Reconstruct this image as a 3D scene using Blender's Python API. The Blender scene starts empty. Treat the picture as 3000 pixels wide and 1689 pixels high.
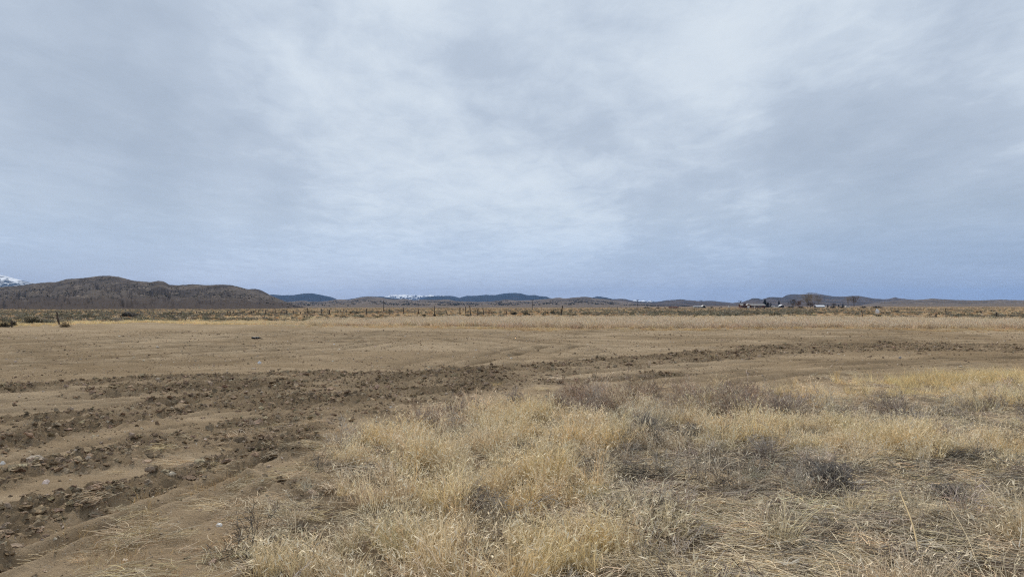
import bpy, math, random
import numpy as np

R = math.radians
S = bpy.context.scene
COL = S.collection

# ---------------------------------------------------------------- camera
# a level camera with a little vertical shift: photo pixel (3000 wide) <-> ground is then linear
EYE, FPX, HOR, CX = 1.6, 2142.0, 890.0, 1500.0
cam_d = bpy.data.cameras.new('camera')
cam = bpy.data.objects.new('camera', cam_d)
COL.objects.link(cam)
cam.location = (0, 0, EYE)
cam.rotation_euler = (R(90), 0, 0)
cam_d.sensor_width = 36.0
cam_d.lens = 36.0 * FPX / 3000.0
cam_d.shift_y = (HOR - 844.5) / 3000.0
cam_d.clip_start = 0.05
cam_d.clip_end = 80000
S.camera = cam

# ---------------------------------------------------------------- world: thin overcast over a blue sky
SUN_EL, SUN_AZ = 42.0, -20.0          # ahead of the camera, a little to the left, behind the cloud
world = bpy.data.worlds.new('World')
S.world = world
world.use_nodes = True
wt = world.node_tree
wt.nodes.clear()


def N(tree, typ, **kw):
    n = tree.nodes.new(typ)
    for k, v in kw.items():
        setattr(n, k, v)
    return n


def L(tree, a, b):
    tree.links.new(a, b)


def math_n(tree, op, a, b=None, c=None, clamp=False):
    n = N(tree, 'ShaderNodeMath', operation=op)
    n.use_clamp = clamp
    for i, v in enumerate((a, b, c)):
        if v is None:
            continue
        if isinstance(v, (int, float)):
            n.inputs[i].default_value = v
        else:
            L(tree, v, n.inputs[i])
    return n.outputs[0]


def mix_c(tree, f, a, b, blend='MIX'):
    n = N(tree, 'ShaderNodeMix', data_type='RGBA', blend_type=blend)
    for sock, v in ((n.inputs[0], f), (n.inputs[6], a), (n.inputs[7], b)):
        if isinstance(v, (int, float)):
            sock.default_value = v
        elif isinstance(v, tuple):
            sock.default_value = (v + (1,)) if len(v) == 3 else v
        else:
            L(tree, v, sock)
    return n.outputs[2]


def maprange(tree, v, a, b, c=0.0, d=1.0, smooth=True):
    n = N(tree, 'ShaderNodeMapRange')
    n.interpolation_type = 'SMOOTHSTEP' if smooth else 'LINEAR'
    L(tree, v, n.inputs[0])
    for i, x in enumerate((a, b, c, d)):
        n.inputs[i + 1].default_value = x
    return n.outputs[0]


def noise_n(tree, vec, scale, detail=4.0, rough=0.5, dist=0.0, lac=2.0):
    n = N(tree, 'ShaderNodeTexNoise')
    n.inputs['Scale'].default_value = scale
    n.inputs['Detail'].default_value = detail
    n.inputs['Roughness'].default_value = rough
    n.inputs['Distortion'].default_value = dist
    n.inputs['Lacunarity'].default_value = lac
    if vec is not None:
        L(tree, vec, n.inputs['Vector'])
    return n.outputs[0]


SKY_BLOBS = [(480, 300, .24, -.04), (120, 80, .2, -.03), (250, 160, .3, -.02), (950, 430, .26, .035), (1650, 520, .16, .05), (2800, 600, .24, -.07), (2350, 480, .12, -.05), (150, 540, .14, .05), (1600, 420, .12, -.07), (1900, 660, .14, -.08), (700, 720, .2, -.05), (1250, 150, .12, .03), (2300, 130, .2, .03),
             (350, 670, .22, -.13), (2700, 740, .24, -.08), (1900, 600, .10, -.05), (2450, 640, .08, .06)]


def build_world():
    t = wt
    tc = N(t, 'ShaderNodeTexCoord')
    d = tc.outputs['Generated']
    sep = N(t, 'ShaderNodeSeparateXYZ')
    L(t, d, sep.inputs[0])
    z = math_n(t, 'MAXIMUM', sep.outputs[2], 0.0)
    zz = math_n(t, 'ADD', z, 0.085)
    px = math_n(t, 'DIVIDE', sep.outputs[0], zz)
    py = math_n(t, 'DIVIDE', sep.outputs[1], zz)
    comb = N(t, 'ShaderNodeCombineXYZ')
    L(t, px, comb.inputs[0])
    L(t, py, comb.inputs[1])
    P = comb.outputs[0]
    mp = N(t, 'ShaderNodeMapping')
    mp.inputs['Rotation'].default_value = (0, 0, R(24))
    mp.inputs['Scale'].default_value = (1.0, 0.62, 1)
    mp.inputs['Location'].default_value = (3.7, 1.9, 0)
    L(t, P, mp.inputs[0])
    big = noise_n(t, mp.outputs[0], 0.55, 5, 0.5, 0.7)
    mid = noise_n(t, mp.outputs[0], 2.3, 8, 0.58, 0.5)
    fin = noise_n(t, mp.outputs[0], 7.5, 9, 0.64, 0.6)
    # long horizontal veils low over the horizon
    mp2 = N(t, 'ShaderNodeMapping')
    mp2.inputs['Scale'].default_value = (1.5, 1.5, 9.0)
    mp2.inputs['Rotation'].default_value = (0, R(3.0), 0)
    L(t, d, mp2.inputs[0])
    veil = noise_n(t, mp2.outputs[0], 1.7, 8, 0.58, 0.9)

    nish = N(t, 'ShaderNodeTexSky')
    nish.sky_type = 'NISHITA'
    nish.sun_disc = False
    nish.sun_elevation = R(SUN_EL)
    nish.sun_rotation = R(SUN_AZ)
    blue = mix_c(t, 1.0, nish.outputs[0], (0.38, 0.42, 0.50), 'MULTIPLY')

    # cloud thickness field
    a = math_n(t, 'MULTIPLY', big, 0.50)
    b = math_n(t, 'MULTIPLY_ADD', mid, 0.32, a)
    f = math_n(t, 'MULTIPLY_ADD', fin, 0.18, b)
    low = maprange(t, z, 0.0, 0.20)               # 0 at the horizon, 1 higher up
    vz = math_n(t, 'MULTIPLY_ADD', veil, 0.65, math_n(t, 'MULTIPLY', fin, 0.35))
    mixf = N(t, 'ShaderNodeMix', data_type='FLOAT')
    L(t, low, mixf.inputs[0])
    L(t, vz, mixf.inputs[2])
    L(t, f, mixf.inputs[3])
    field = mixf.outputs[0]
    ramp = N(t, 'ShaderNodeValToRGB')
    ramp.color_ramp.interpolation = 'B_SPLINE'
    e = ramp.color_ramp.elements
    e[0].position, e[0].color = 0.25, (.180, .214, .262, 1)
    e[1].position, e[1].color = 0.69, (.336, .370, .402, 1)
    k = ramp.color_ramp.elements.new(0.44)
    k.color = (.232, .268, .318, 1)
    k = ramp.color_ramp.elements.new(0.52)
    k.color = (.274, .311, .356, 1)
    k = ramp.color_ramp.elements.new(0.59)
    k.color = (.312, .347, .384, 1)
    # thicker and thinner parts of the overcast, by direction, with ragged edges
    wob = N(t, 'ShaderNodeTexNoise')
    wob.inputs['Scale'].default_value = 4.0
    wob.inputs['Detail'].default_value = 5
    L(t, d, wob.inputs['Vector'])
    wv = N(t, 'ShaderNodeVectorMath', operation='MULTIPLY_ADD')
    L(t, wob.outputs['Color'], wv.inputs[0])
    wv.inputs[1].default_value = (.56, .56, .36)
    L(t, d, wv.inputs[2])
    wv2 = N(t, 'ShaderNodeVectorMath', operation='SUBTRACT')
    L(t, wv.outputs[0], wv2.inputs[0])
    wv2.inputs[1].default_value = (.28, .28, .18)
    nv = N(t, 'ShaderNodeVectorMath', operation='NORMALIZE')
    L(t, wv2.outputs[0], nv.inputs[0])
    for bx, by, br, amt in SKY_BLOBS:
        v = ((bx - CX) / FPX, 1.0, (HOR - by) / FPX)
        ln = math.sqrt(sum(q * q for q in v))
        dp = N(t, 'ShaderNodeVectorMath', operation='DOT_PRODUCT')
        L(t, nv.outputs[0], dp.inputs[0])
        dp.inputs[1].default_value = tuple(q / ln for q in v)
        w = maprange(t, dp.outputs['Value'], math.cos(br), 1.0)
        field = math_n(t, 'MULTIPLY_ADD', w, amt, field)
    L(t, field, ramp.inputs[0])
    up = maprange(t, z, 0.0, 0.22)
    cover = math_n(t, 'MULTIPLY_ADD', up, 0.24, 0.73)
    # low down the veil is thinner and bluer
    lowblue = maprange(t, z, 0.01, 0.13)
    tintc = mix_c(t, lowblue, (0.68, 0.79, 1.04), (1.0, 1.0, 1.0))
    cl10 = N(t, 'ShaderNodeVectorMath', operation='SCALE')
    cl10.inputs['Scale'].default_value = 10.0
    L(t, ramp.outputs[0], cl10.inputs[0])
    cloud = mix_c(t, 1.0, cl10.outputs[0], tintc, 'MULTIPLY')
    col = mix_c(t, cover, blue, cloud)
    bg = N(t, 'ShaderNodeBackground')
    bg.inputs['Strength'].default_value = 0.1
    L(t, col, bg.inputs[0])
    out = N(t, 'ShaderNodeOutputWorld')
    L(t, bg.outputs[0], out.inputs[0])


build_world()

# ---------------------------------------------------------------- sun behind the cloud
sun_d = bpy.data.lights.new('sun', 'SUN')
sun_d.energy = 1.5
sun_d.angle = R(11)
sun_d.color = (1.0, 0.93, 0.82)
sun = bpy.data.objects.new('sun', sun_d)
sun.rotation_euler = (R(90 - SUN_EL), 0, R(180 - SUN_AZ) )
COL.objects.link(sun)

S.view_settings.view_transform = 'Standard'
S.view_settings.look = 'None'
S.view_settings.exposure = 1.12
S.view_settings.gamma = 1.0
S.view_settings.use_curve_mapping = False
S.render.film_transparent = False
S.cycles.use_denoising = False
S.cycles.max_bounces = 6
S.cycles.diffuse_bounces = 3
S.cycles.transmission_bounces = 3
S.cycles.transparent_max_bounces = 4
S.cycles.volume_bounces = 0
S.cycles.filter_width = 1.15
S.cycles.caustics_reflective = False
S.cycles.caustics_refractive = False

# ================================================================ helpers
rng = np.random.default_rng(7)
random.seed(7)


def tag(o, label=None, cat=None, group=None, kind=None):
    for k, v in (('label', label), ('category', cat), ('group', group), ('kind', kind)):
        if v:
            o[k] = v
    return o


def make_mesh(name, V, F, attrs=None, smooth=False):
    """V (n,3); F list of int arrays, each (m,3) or (m,4)."""
    me = bpy.data.meshes.new(name)
    V = np.ascontiguousarray(V, dtype=np.float32)
    if not isinstance(F, (list, tuple)):
        F = [F]
    F = [np.asarray(f, dtype=np.int32) for f in F if len(f)]
    me.vertices.add(len(V))
    me.vertices.foreach_set('co', V.ravel())
    if F:
        loops = np.concatenate([f.ravel() for f in F])
        sizes = np.concatenate([np.full(len(f), f.shape[1], np.int32) for f in F])
        starts = np.concatenate([[0], np.cumsum(sizes)[:-1]]).astype(np.int32)
        me.loops.add(len(loops))
        me.loops.foreach_set('vertex_index', loops)
        me.polygons.add(len(sizes))
        me.polygons.foreach_set('loop_start', starts)
        me.update(calc_edges=True)
        me.polygons.foreach_set('use_smooth', np.full(len(sizes), smooth, dtype=bool))
    for an, (typ, arr) in (attrs or {}).items():
        at = me.attributes.new(an, typ, 'POINT')
        arr = np.ascontiguousarray(arr, dtype=np.int32 if typ == 'INT' else np.float32)
        key = {'FLOAT': 'value', 'INT': 'value', 'FLOAT_VECTOR': 'vector', 'FLOAT_COLOR': 'color'}[typ]
        if typ == 'FLOAT_COLOR' and arr.shape[1] == 3:
            arr = np.concatenate([arr, np.ones((len(arr), 1), np.float32)], 1)
        at.data.foreach_set(key, np.ascontiguousarray(arr).ravel())
    me.validate()
    return me


def link(name, me, mat=None, parent=None):
    o = bpy.data.objects.new(name, me)
    COL.objects.link(o)
    if mat:
        me.materials.clear()
        me.materials.append(mat)
    if parent:
        o.parent = parent
    return o


def empty(name, loc, rz=0.0):
    o = bpy.data.objects.new(name, None)
    COL.objects.link(o)
    o.location = loc
    o.rotation_euler = (0, 0, rz)
    o.empty_display_size = 0.1
    return o


class MB:
    """collects simple solids, then links them as ONE mesh object"""

    def __init__(self):
        self.V, self.F = [], []

    def add(self, verts, faces):
        b = len(self.V)
        self.V += [tuple(v) for v in verts]
        self.F += [tuple(b + i for i in f) for f in faces]

    def box(self, x0, x1, y0, y1, z0, z1):
        v = [(x0, y0, z0), (x1, y0, z0), (x1, y1, z0), (x0, y1, z0), (x0, y0, z1), (x1, y0, z1), (x1, y1, z1), (x0, y1, z1)]
        self.add(v, [(3, 2, 1, 0), (4, 5, 6, 7), (0, 1, 5, 4), (1, 2, 6, 5), (2, 3, 7, 6), (3, 0, 4, 7)])

    def tube(self, pts, radii, n=6, caps=True, squash=1.0):
        pts = [np.array(p, float) for p in pts]
        rings = []
        for i, p in enumerate(pts):
            a = pts[max(i - 1, 0)]
            b = pts[min(i + 1, len(pts) - 1)]
            t = (b - a) / (np.linalg.norm(b - a) + 1e-9)
            h = np.array([1.0, 0, 0]) if abs(t[0]) < 0.8 else np.array([0, 1.0, 0])
            u = np.cross(t, h)
            u /= np.linalg.norm(u)
            w = np.cross(t, u)
            rings.append([p + radii[i] * (math.cos(2 * math.pi * k / n) * u + squash * math.sin(2 * math.pi * k / n) * w) for k in range(n)])
        verts = [v for r in rings for v in r]
        faces = []
        for i in range(len(rings) - 1):
            for k in range(n):
                faces.append((i * n + k, i * n + (k + 1) % n, (i + 1) * n + (k + 1) % n, (i + 1) * n + k))
        if caps:
            faces.append(tuple(range(n))[::-1])
            faces.append(tuple((len(rings) - 1) * n + k for k in range(n)))
        self.add(verts, faces)

    def build(self, name, mat, parent=None, smooth=False):
        me = bpy.data.meshes.new(name)
        me.from_pydata(self.V, [], self.F)
        me.update()
        if smooth:
            for p in me.polygons:
                p.use_smooth = True
        return link(name, me, mat, parent)


# ---- numpy gradient noise
def _hash(ix, iy, seed):
    h = (ix.astype(np.int64) * 374761393 + iy.astype(np.int64) * 668265263 + seed * 1274126177) & 0xFFFFFFFF
    h = ((h ^ (h >> 13)) * 1274126177) & 0xFFFFFFFF
    h = (h ^ (h >> 16)) & 0xFFFFFFFF
    return h


def perlin(x, y, seed=0):
    x0, y0 = np.floor(x), np.floor(y)
    fx, fy = x - x0, y - y0
    u = fx * fx * fx * (fx * (fx * 6 - 15) + 10)
    v = fy * fy * fy * (fy * (fy * 6 - 15) + 10)

    def g(dx, dy):
        a = _hash(x0 + dx, y0 + dy, seed) * (2 * np.pi / 4294967296.0)
        return np.cos(a) * (fx - dx) + np.sin(a) * (fy - dy)
    return 1.5 * ((g(0, 0) * (1 - u) + g(1, 0) * u) * (1 - v) + (g(0, 1) * (1 - u) + g(1, 1) * u) * v)


def fbm(x, y, oct=4, seed=0, gain=0.5):
    s, a = np.zeros_like(x, dtype=float), 1.0
    for i in range(oct):
        s += a * perlin(x * 2 ** i + 17.3 * i, y * 2 ** i - 9.1 * i, seed + i)
        a *= gain
    return s


def sstep(x, a, b):
    t = np.clip((x - a) / (b - a), 0, 1)
    return t * t * (3 - 2 * t)


def to_px(X, Y):
    Y = np.maximum(Y, 0.3)
    return CX + FPX * X / Y, HOR + FPX * EYE / Y


def gxy(x, y):
    Y = EYE * FPX / (y - HOR)
    return (x - CX) / FPX * Y, Y


# ================================================================ ground shape
# churned wheel tracks, traced on the photograph and laid out on the ground: (points, half width m, strength)
K = 3000 / 2576.0
TRACKS = [
    ([(-150, 990), (0, 980), (120, 973), (260, 960), (420, 955), (560, 958), (700, 948), (820, 946), (950, 944), (1090, 943)], 0.55, 1.0),
    ([(300, 985), (500, 975), (640, 962), (800, 958), (1000, 955), (1130, 950), (1240, 945)], 0.8, 1.0),
    ([(1090, 943), (1190, 930), (1300, 930), (1400, 922), (1560, 908), (1700, 896), (1850, 888), (2000, 880), (2250, 867), (2400, 868), (2700, 872)], 0.7, 1.0),
    ([(1240, 958), (1380, 938), (1520, 926), (1700, 910), (1850, 898), (1950, 890), (2150, 882), (2350, 880), (2700, 884)], 0.6, 0.8),
    ([(-150, 1080), (0, 1063), (150, 1046), (300, 1036), (430, 1010), (560, 990), (700, 985), (850, 975)], 0.33, 1.0),
    ([(-150, 1140), (0, 1122), (120, 1100), (260, 1070), (400, 1040), (560, 1022), (700, 1012), (850, 1000), (1000, 985)], 0.42, 1.0),
    ([(-150, 1240), (0, 1212), (90, 1180), (200, 1170), (330, 1150), (430, 1110), (560, 1085), (700, 1062), (850, 1035), (980, 1010), (1130, 990)], 0.40, 1.0),
    ([(500, 1130), (640, 1100), (760, 1085), (860, 1060), (960, 1040)], 0.30, 0.7),
    ([(-120, 1420), (0, 1350), (110, 1300), (230, 1265), (340, 1230), (450, 1195), (560, 1165), (660, 1140), (740, 1110)], 0.30, 1.0),
    ([(-60, 1330), (40, 1290), (160, 1262), (300, 1240)], 0.2, 0.8),
    ([(600, 1010), (750, 1000), (900, 990), (1050, 978), (1180, 965)], 0.7, 0.9),
    ([(700, 1200), (760, 1230), (770, 1300), (730, 1360), (690, 1420), (640, 1480)], 0.22, 0.55),
    ([(1240, 968), (1400, 962), (1560, 955), (1700, 945)], 0.35, 0.6),
    ([(560, 962), (700, 965), (850, 972), (1000, 976), (1120, 968)], 1.5, .95),
    ([(600, 1000), (720, 1020), (840, 1030), (960, 1012), (1080, 992)], .75, .95),
    ([(640, 1060), (760, 1050), (880, 1040)], .45, .9),
    ([(1950, 876), (2150, 872), (2400, 872), (2700, 876)], 1.6, .9),
]
# shallow tyre / grader lines
LINES = [
    ([(-100, 932), (0, 926), (200, 914), (400, 906), (560, 896), (720, 886), (860, 872), (960, 856)], 0.16, 1),
    ([(-100, 914), (0, 908), (200, 898), (420, 886), (620, 876), (800, 864), (960, 852)], 0.20, 1),
    ([(-100, 900), (0, 896), (200, 887), (420, 874), (650, 864), (900, 848), (1000, 840)], 0.2, 1),
    ([(-100, 882), (0, 880), (250, 866), (500, 856), (700, 847), (930, 838)], 0.2, 1),
    ([(-100, 862), (0, 860), (300, 850), (600, 842), (800, 838)], 0.2, 1),
    ([(-100, 850), (150, 846), (500, 838), (760, 833)], 0.2, 1),
    ([(1000, 840), (1120, 848), (1220, 856), (1300, 866), (1380, 872)], 0.22, 1),
    ([(1380, 872), (1320, 884), (1260, 900), (1180, 918)], 0.25, 1),
    ([(1000, 838), (1200, 842), (1400, 850), (1650, 858), (1900, 862), (2200, 858), (2576, 854)], 0.25, 1),
    ([(1150, 834), (1400, 838), (1700, 846), (2000, 848), (2576, 844)], 0.25, 1),
    ([(1400, 905), (1700, 880), (1960, 868), (2250, 856)], 0.25, 1),
    ([(1500, 950), (1800, 928), (2100, 910), (2576, 900)], 0.2, 1),
    ([(1700, 965), (1950, 940), (2200, 926), (2576, 918)], 0.2, 1),
    ([(-60, 1035), (150, 1018), (380, 1000), (600, 975)], 0.14, 1),
    ([(-60, 1010), (150, 998), (380, 985), (560, 970)], 0.14, 1),
    ([(-40, 1100), (150, 1070), (380, 1030)], 0.10, .8),
    ([(-40, 1180), (200, 1130), (420, 1080), (640, 1050)], 0.10, .8),
    ([(-40, 1440), (150, 1370), (300, 1310), (460, 1240), (640, 1170), (760, 1120)], 0.12, .8),
    ([(200, 1450), (330, 1370), (480, 1290), (620, 1210)], 0.10, .8),
    ([(1540, 832), (1750, 830), (1900, 832), (2100, 831), (2300, 834), (2450, 832)], 0.5, 2.2),   # berm at the far edge
]


def poly_xy(pts):
    return np.array([gxy(x * K, y * K) for x, y in pts])


def dist_poly(X, Y, P):
    best = np.full(X.shape, 1e9)
    for (ax, ay), (bx, by) in zip(P[:-1], P[1:]):
        dx, dy = bx - ax, by - ay
        t = np.clip(((X - ax) * dx + (Y - ay) * dy) / (dx * dx + dy * dy + 1e-9), 0, 1)
        best = np.minimum(best, np.hypot(X - ax - t * dx, Y - ay - t * dy))
    return best


TR = [(poly_xy(p), w, s) for p, w, s in TRACKS]
LN = [(P_, max(w_ * .9, .017 * float(P_[:, 1].mean())), s_) for P_, w_, s_ in ((poly_xy(p), w, s) for p, w, s in LINES)]


def near(X, Y, fn):
    """evaluate fn only close to the camera, zero elsewhere"""
    out = np.zeros(X.shape)
    m = (Y > 1.0) & (Y < 75) & (np.abs(X) < 1.3 * Y + 3)
    if m.any():
        out[m] = fn(X[m], Y[m])
    return out


def churn_mask(X, Y):
    def f(x, y):
        wob = 0.22 * fbm(x * 1.1, y * 1.1, 3, 31) + 0.10 * fbm(x * 4, y * 4, 2, 35)
        c = np.zeros(x.shape)
        for P, w, s in TR:
            d = dist_poly(x, y, P)
            c = np.maximum(c, s * (1 - sstep(d + wob * (0.6 + w), w * 0.55, w * 1.35)))
        return np.clip(c * (0.75 + 0.6 * fbm(x * 0.7, y * 0.7, 2, 41)), 0, 1)
    return near(X, Y, f)


def signed_dist(X, Y, P):
    best, sg = np.full(X.shape, 1e9), np.ones(X.shape)
    for (ax, ay), (bx, by) in zip(P[:-1], P[1:]):
        dx, dy = bx - ax, by - ay
        t = np.clip(((X - ax) * dx + (Y - ay) * dy) / (dx * dx + dy * dy + 1e-9), 0, 1)
        d = np.hypot(X - ax - t * dx, Y - ay - t * dy)
        m = d < best
        best = np.where(m, d, best)
        sg = np.where(m, np.sign(dx * (Y - ay) - dy * (X - ax)), sg)
    return best * sg


def line_field(X, Y):
    """height and mark strength of the shallow wheel marks; each is a few parallel grooves"""
    mark = np.zeros(X.shape)

    def f(x, y):
        h, mk = np.zeros(x.shape), np.zeros(x.shape)
        wob = 0.05 * perlin(x * 2, y * 2, 61)
        for q, (P, w, s) in enumerate(LN):
            d = signed_dist(x, y, P) + wob
            for o, g in ((0, 1.0), (2.6, .75), (-2.3, .7), (5.2, .45), (-4.9, .4)):
                br = np.clip(0.55 + 1.3 * fbm(x * 0.3 + 5 * o + q, y * 0.3 + q, 2, 55), 0, 1.1)
                e = np.abs(d - o * w)
                k = .62 * w
                h += g * s * br * (-0.6 * np.exp(-(e / k) ** 2) + 0.6 * np.exp(-((e - 1.7 * k) / (0.7 * k)) ** 2))
                mk = np.maximum(mk, g * br * np.exp(-(e / (1.1 * k)) ** 2))
        return np.stack([h, mk], -1)
    m = (Y > 1.0) & (Y < 62) & (np.abs(X) < 1.2 * Y + 3)
    h = np.zeros(X.shape)
    if m.any():
        r = f(X[m], Y[m])
        h[m], mark[m] = r[..., 0], r[..., 1]
    return h, mark


def line_h(X, Y):
    return line_field(X, Y)[0]


# visible rows (photo pixels) of the far grass strip: front edge on the ground, back edge on the ground
XS = [-3000, 0, 400, 600, 800, 1000, 1300, 1500, 1750, 2000, 2400, 2700, 3000, 6000]
FRONT = [958, 957, 946, 950, 952, 954, 957, 962, 966, 966, 963, 965, 967, 967]
BACK = [951, 949, 940, 942, 942, 940, 937, 937, 937, 937, 938, 941, 945, 945]


def strip_rows(px):
    return np.interp(px, XS, FRONT), np.interp(px, XS, BACK)


# foreground vegetation edge (ground row) per column: below this row plants stand
VX = [-500, 500, 640, 740, 800, 860, 930, 1020, 1120, 1240, 1400, 1560, 1700, 1850, 2000, 2150, 2300, 2450, 2600, 2800, 3000, 3600]
VY = [2400, 2000, 1760, 1560, 1440, 1400, 1370, 1310, 1275, 1240, 1215, 1195, 1186, 1180, 1178, 1176, 1172, 1168, 1165, 1160, 1150, 1140]


def veg_edge(px):
    return np.interp(px, VX, VY)


SLX = [-4000, 0, 1500, 2200, 2600, 3000, 7000]
SLV = [.004, .004, .004, .0036, .0025, .0022, .002]


def base_h(X, Y):
    r = np.hypot(X, Y)
    pxx = CX + FPX * X / np.maximum(Y, 1.0)
    s = np.interp(pxx, SLX, SLV)
    s = np.where(Y < 1, .003, s)
    d = np.clip(r - 110, 0, 1500)
    z = -s * d
    z = z + sstep(r, 60, 400) * 0.22 * fbm(X / 70, Y / 70, 3, 3)
    z = z + (1 - sstep(r, 40, 130)) * (0.035 * fbm(X / 3.5, Y / 3.5, 3, 5) - 0.0)
    return z


def ground_h(X, Y, c=None, lh=None):
    X, Y = np.asarray(X, float), np.asarray(Y, float)
    z = base_h(X, Y)
    if c is None:
        c = churn_mask(X, Y)
    if lh is None:
        lh = line_h(X, Y)

    def fine(x, y):
        return np.stack([fbm(x * 2.2, y * 2.2, 3, 71, .55), fbm(x * 8.5, y * 8.5, 3, 77, .65)], -1)
    m = (np.hypot(X, Y) < 70)
    rough = np.zeros(X.shape + (2,))
    if m.any():
        rough[m] = fine(X[m], Y[m])
    ridged = 1 - np.abs(rough[..., 0])
    z = z + c * (0.075 * (ridged - .45) + 0.060 * rough[..., 1] + 0.02)
    z = z + 0.075 * lh
    gl = np.zeros(X.shape)
    if m.any():
        gl[m] = fbm(X[m] / 3.5 + .3 * Y[m], Y[m] / .42 - .06 * X[m], 2, 83)
    z = z + m * (0.008 * rough[..., 1] + 0.006 * rough[..., 0] + .022 * gl * np.clip((np.hypot(X, Y) - 4) / 14, 0.15, 1.6))
    return z


def zat(x, y):
    return float(ground_h(np.array([x], float), np.array([y], float))[0])


def depth_for(px, row, lo=20.0, hi=1500.0):
    Y = np.geomspace(lo, hi, 900)
    X = (px - CX) / FPX * Y
    rows = HOR + FPX * (EYE - base_h(X, Y)) / Y
    i = np.where(rows <= row)[0]
    return float(Y[i[0]]) if len(i) else hi


def place(px, row):
    """ground point seen at photo pixel (px,row)"""
    if row > 935:
        x, y = gxy(px, row)
    else:
        y = depth_for(px, row)
        x = (px - CX) / FPX * y
    return x, y, zat(x, y)


# ================================================================ materials
def new_mat(name):
    m = bpy.data.materials.new(name)
    m.use_nodes = True
    m.node_tree.nodes.clear()
    return m, m.node_tree


def plain_mat(name, c, rough=0.85, var=0.25, scale=6.0, bump=0.0, metal=0.0, spec=0.25):
    m, t = new_mat(name)
    tc = N(t, 'ShaderNodeTexCoord')
    n = noise_n(t, tc.outputs['Object'], scale, 5, 0.6)
    lo = tuple(v * (1 - var) for v in c)
    hi = tuple(min(1, v * (1 + var)) for v in c)
    cc = mix_c(t, maprange(t, n, 0.3, 0.7), lo, hi)
    b = N(t, 'ShaderNodeBsdfPrincipled')
    b.inputs['Roughness'].default_value = rough
    b.inputs['Metallic'].default_value = metal
    b.inputs['Specular IOR Level'].default_value = spec
    L(t, cc, b.inputs['Base Color'])
    if bump:
        bp = N(t, 'ShaderNodeBump')
        bp.inputs['Distance'].default_value = bump
        L(t, n, bp.inputs['Height'])
        L(t, bp.outputs[0], b.inputs['Normal'])
    o = N(t, 'ShaderNodeOutputMaterial')
    L(t, b.outputs[0], o.inputs[0])
    return m


def veg_mat(name, color=None, trans=0.25, spread=0.45):
    """dry plant tissue; colour from the instance's 'tint' or a fixed one, varied stem by stem"""
    m, t = new_mat(name)
    if color is None:
        a = N(t, 'ShaderNodeAttribute', attribute_type='INSTANCER', attribute_name='tint')
        base = a.outputs['Color']
    else:
        rgb = N(t, 'ShaderNodeRGB')
        rgb.outputs[0].default_value = color + (1,)
        base = rgb.outputs[0]
    v = N(t, 'ShaderNodeAttribute', attribute_type='GEOMETRY', attribute_name='var')
    k = maprange(t, v.outputs['Fac'], 0, 1, 1 - spread, 1 + spread, smooth=False)
    hsv = N(t, 'ShaderNodeHueSaturation')
    L(t, base, hsv.inputs['Color'])
    L(t, k, hsv.inputs['Value'])
    s = N(t, 'ShaderNodeAttribute', attribute_type='GEOMETRY', attribute_name='pale')
    cc = mix_c(t, s.outputs['Fac'], hsv.outputs[0], mix_c(t, 0.7, hsv.outputs[0], (0.84, 0.74, 0.56)))
    d = N(t, 'ShaderNodeBsdfDiffuse')
    L(t, cc, d.inputs[0])
    tr = N(t, 'ShaderNodeBsdfTranslucent')
    L(t, cc, tr.inputs[0])
    ms = N(t, 'ShaderNodeMixShader')
    ms.inputs[0].default_value = trans
    L(t, d.outputs[0], ms.inputs[1])
    L(t, tr.outputs[0], ms.inputs[2])
    o = N(t, 'ShaderNodeOutputMaterial')
    L(t, ms.outputs[0], o.inputs[0])
    return m


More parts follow.
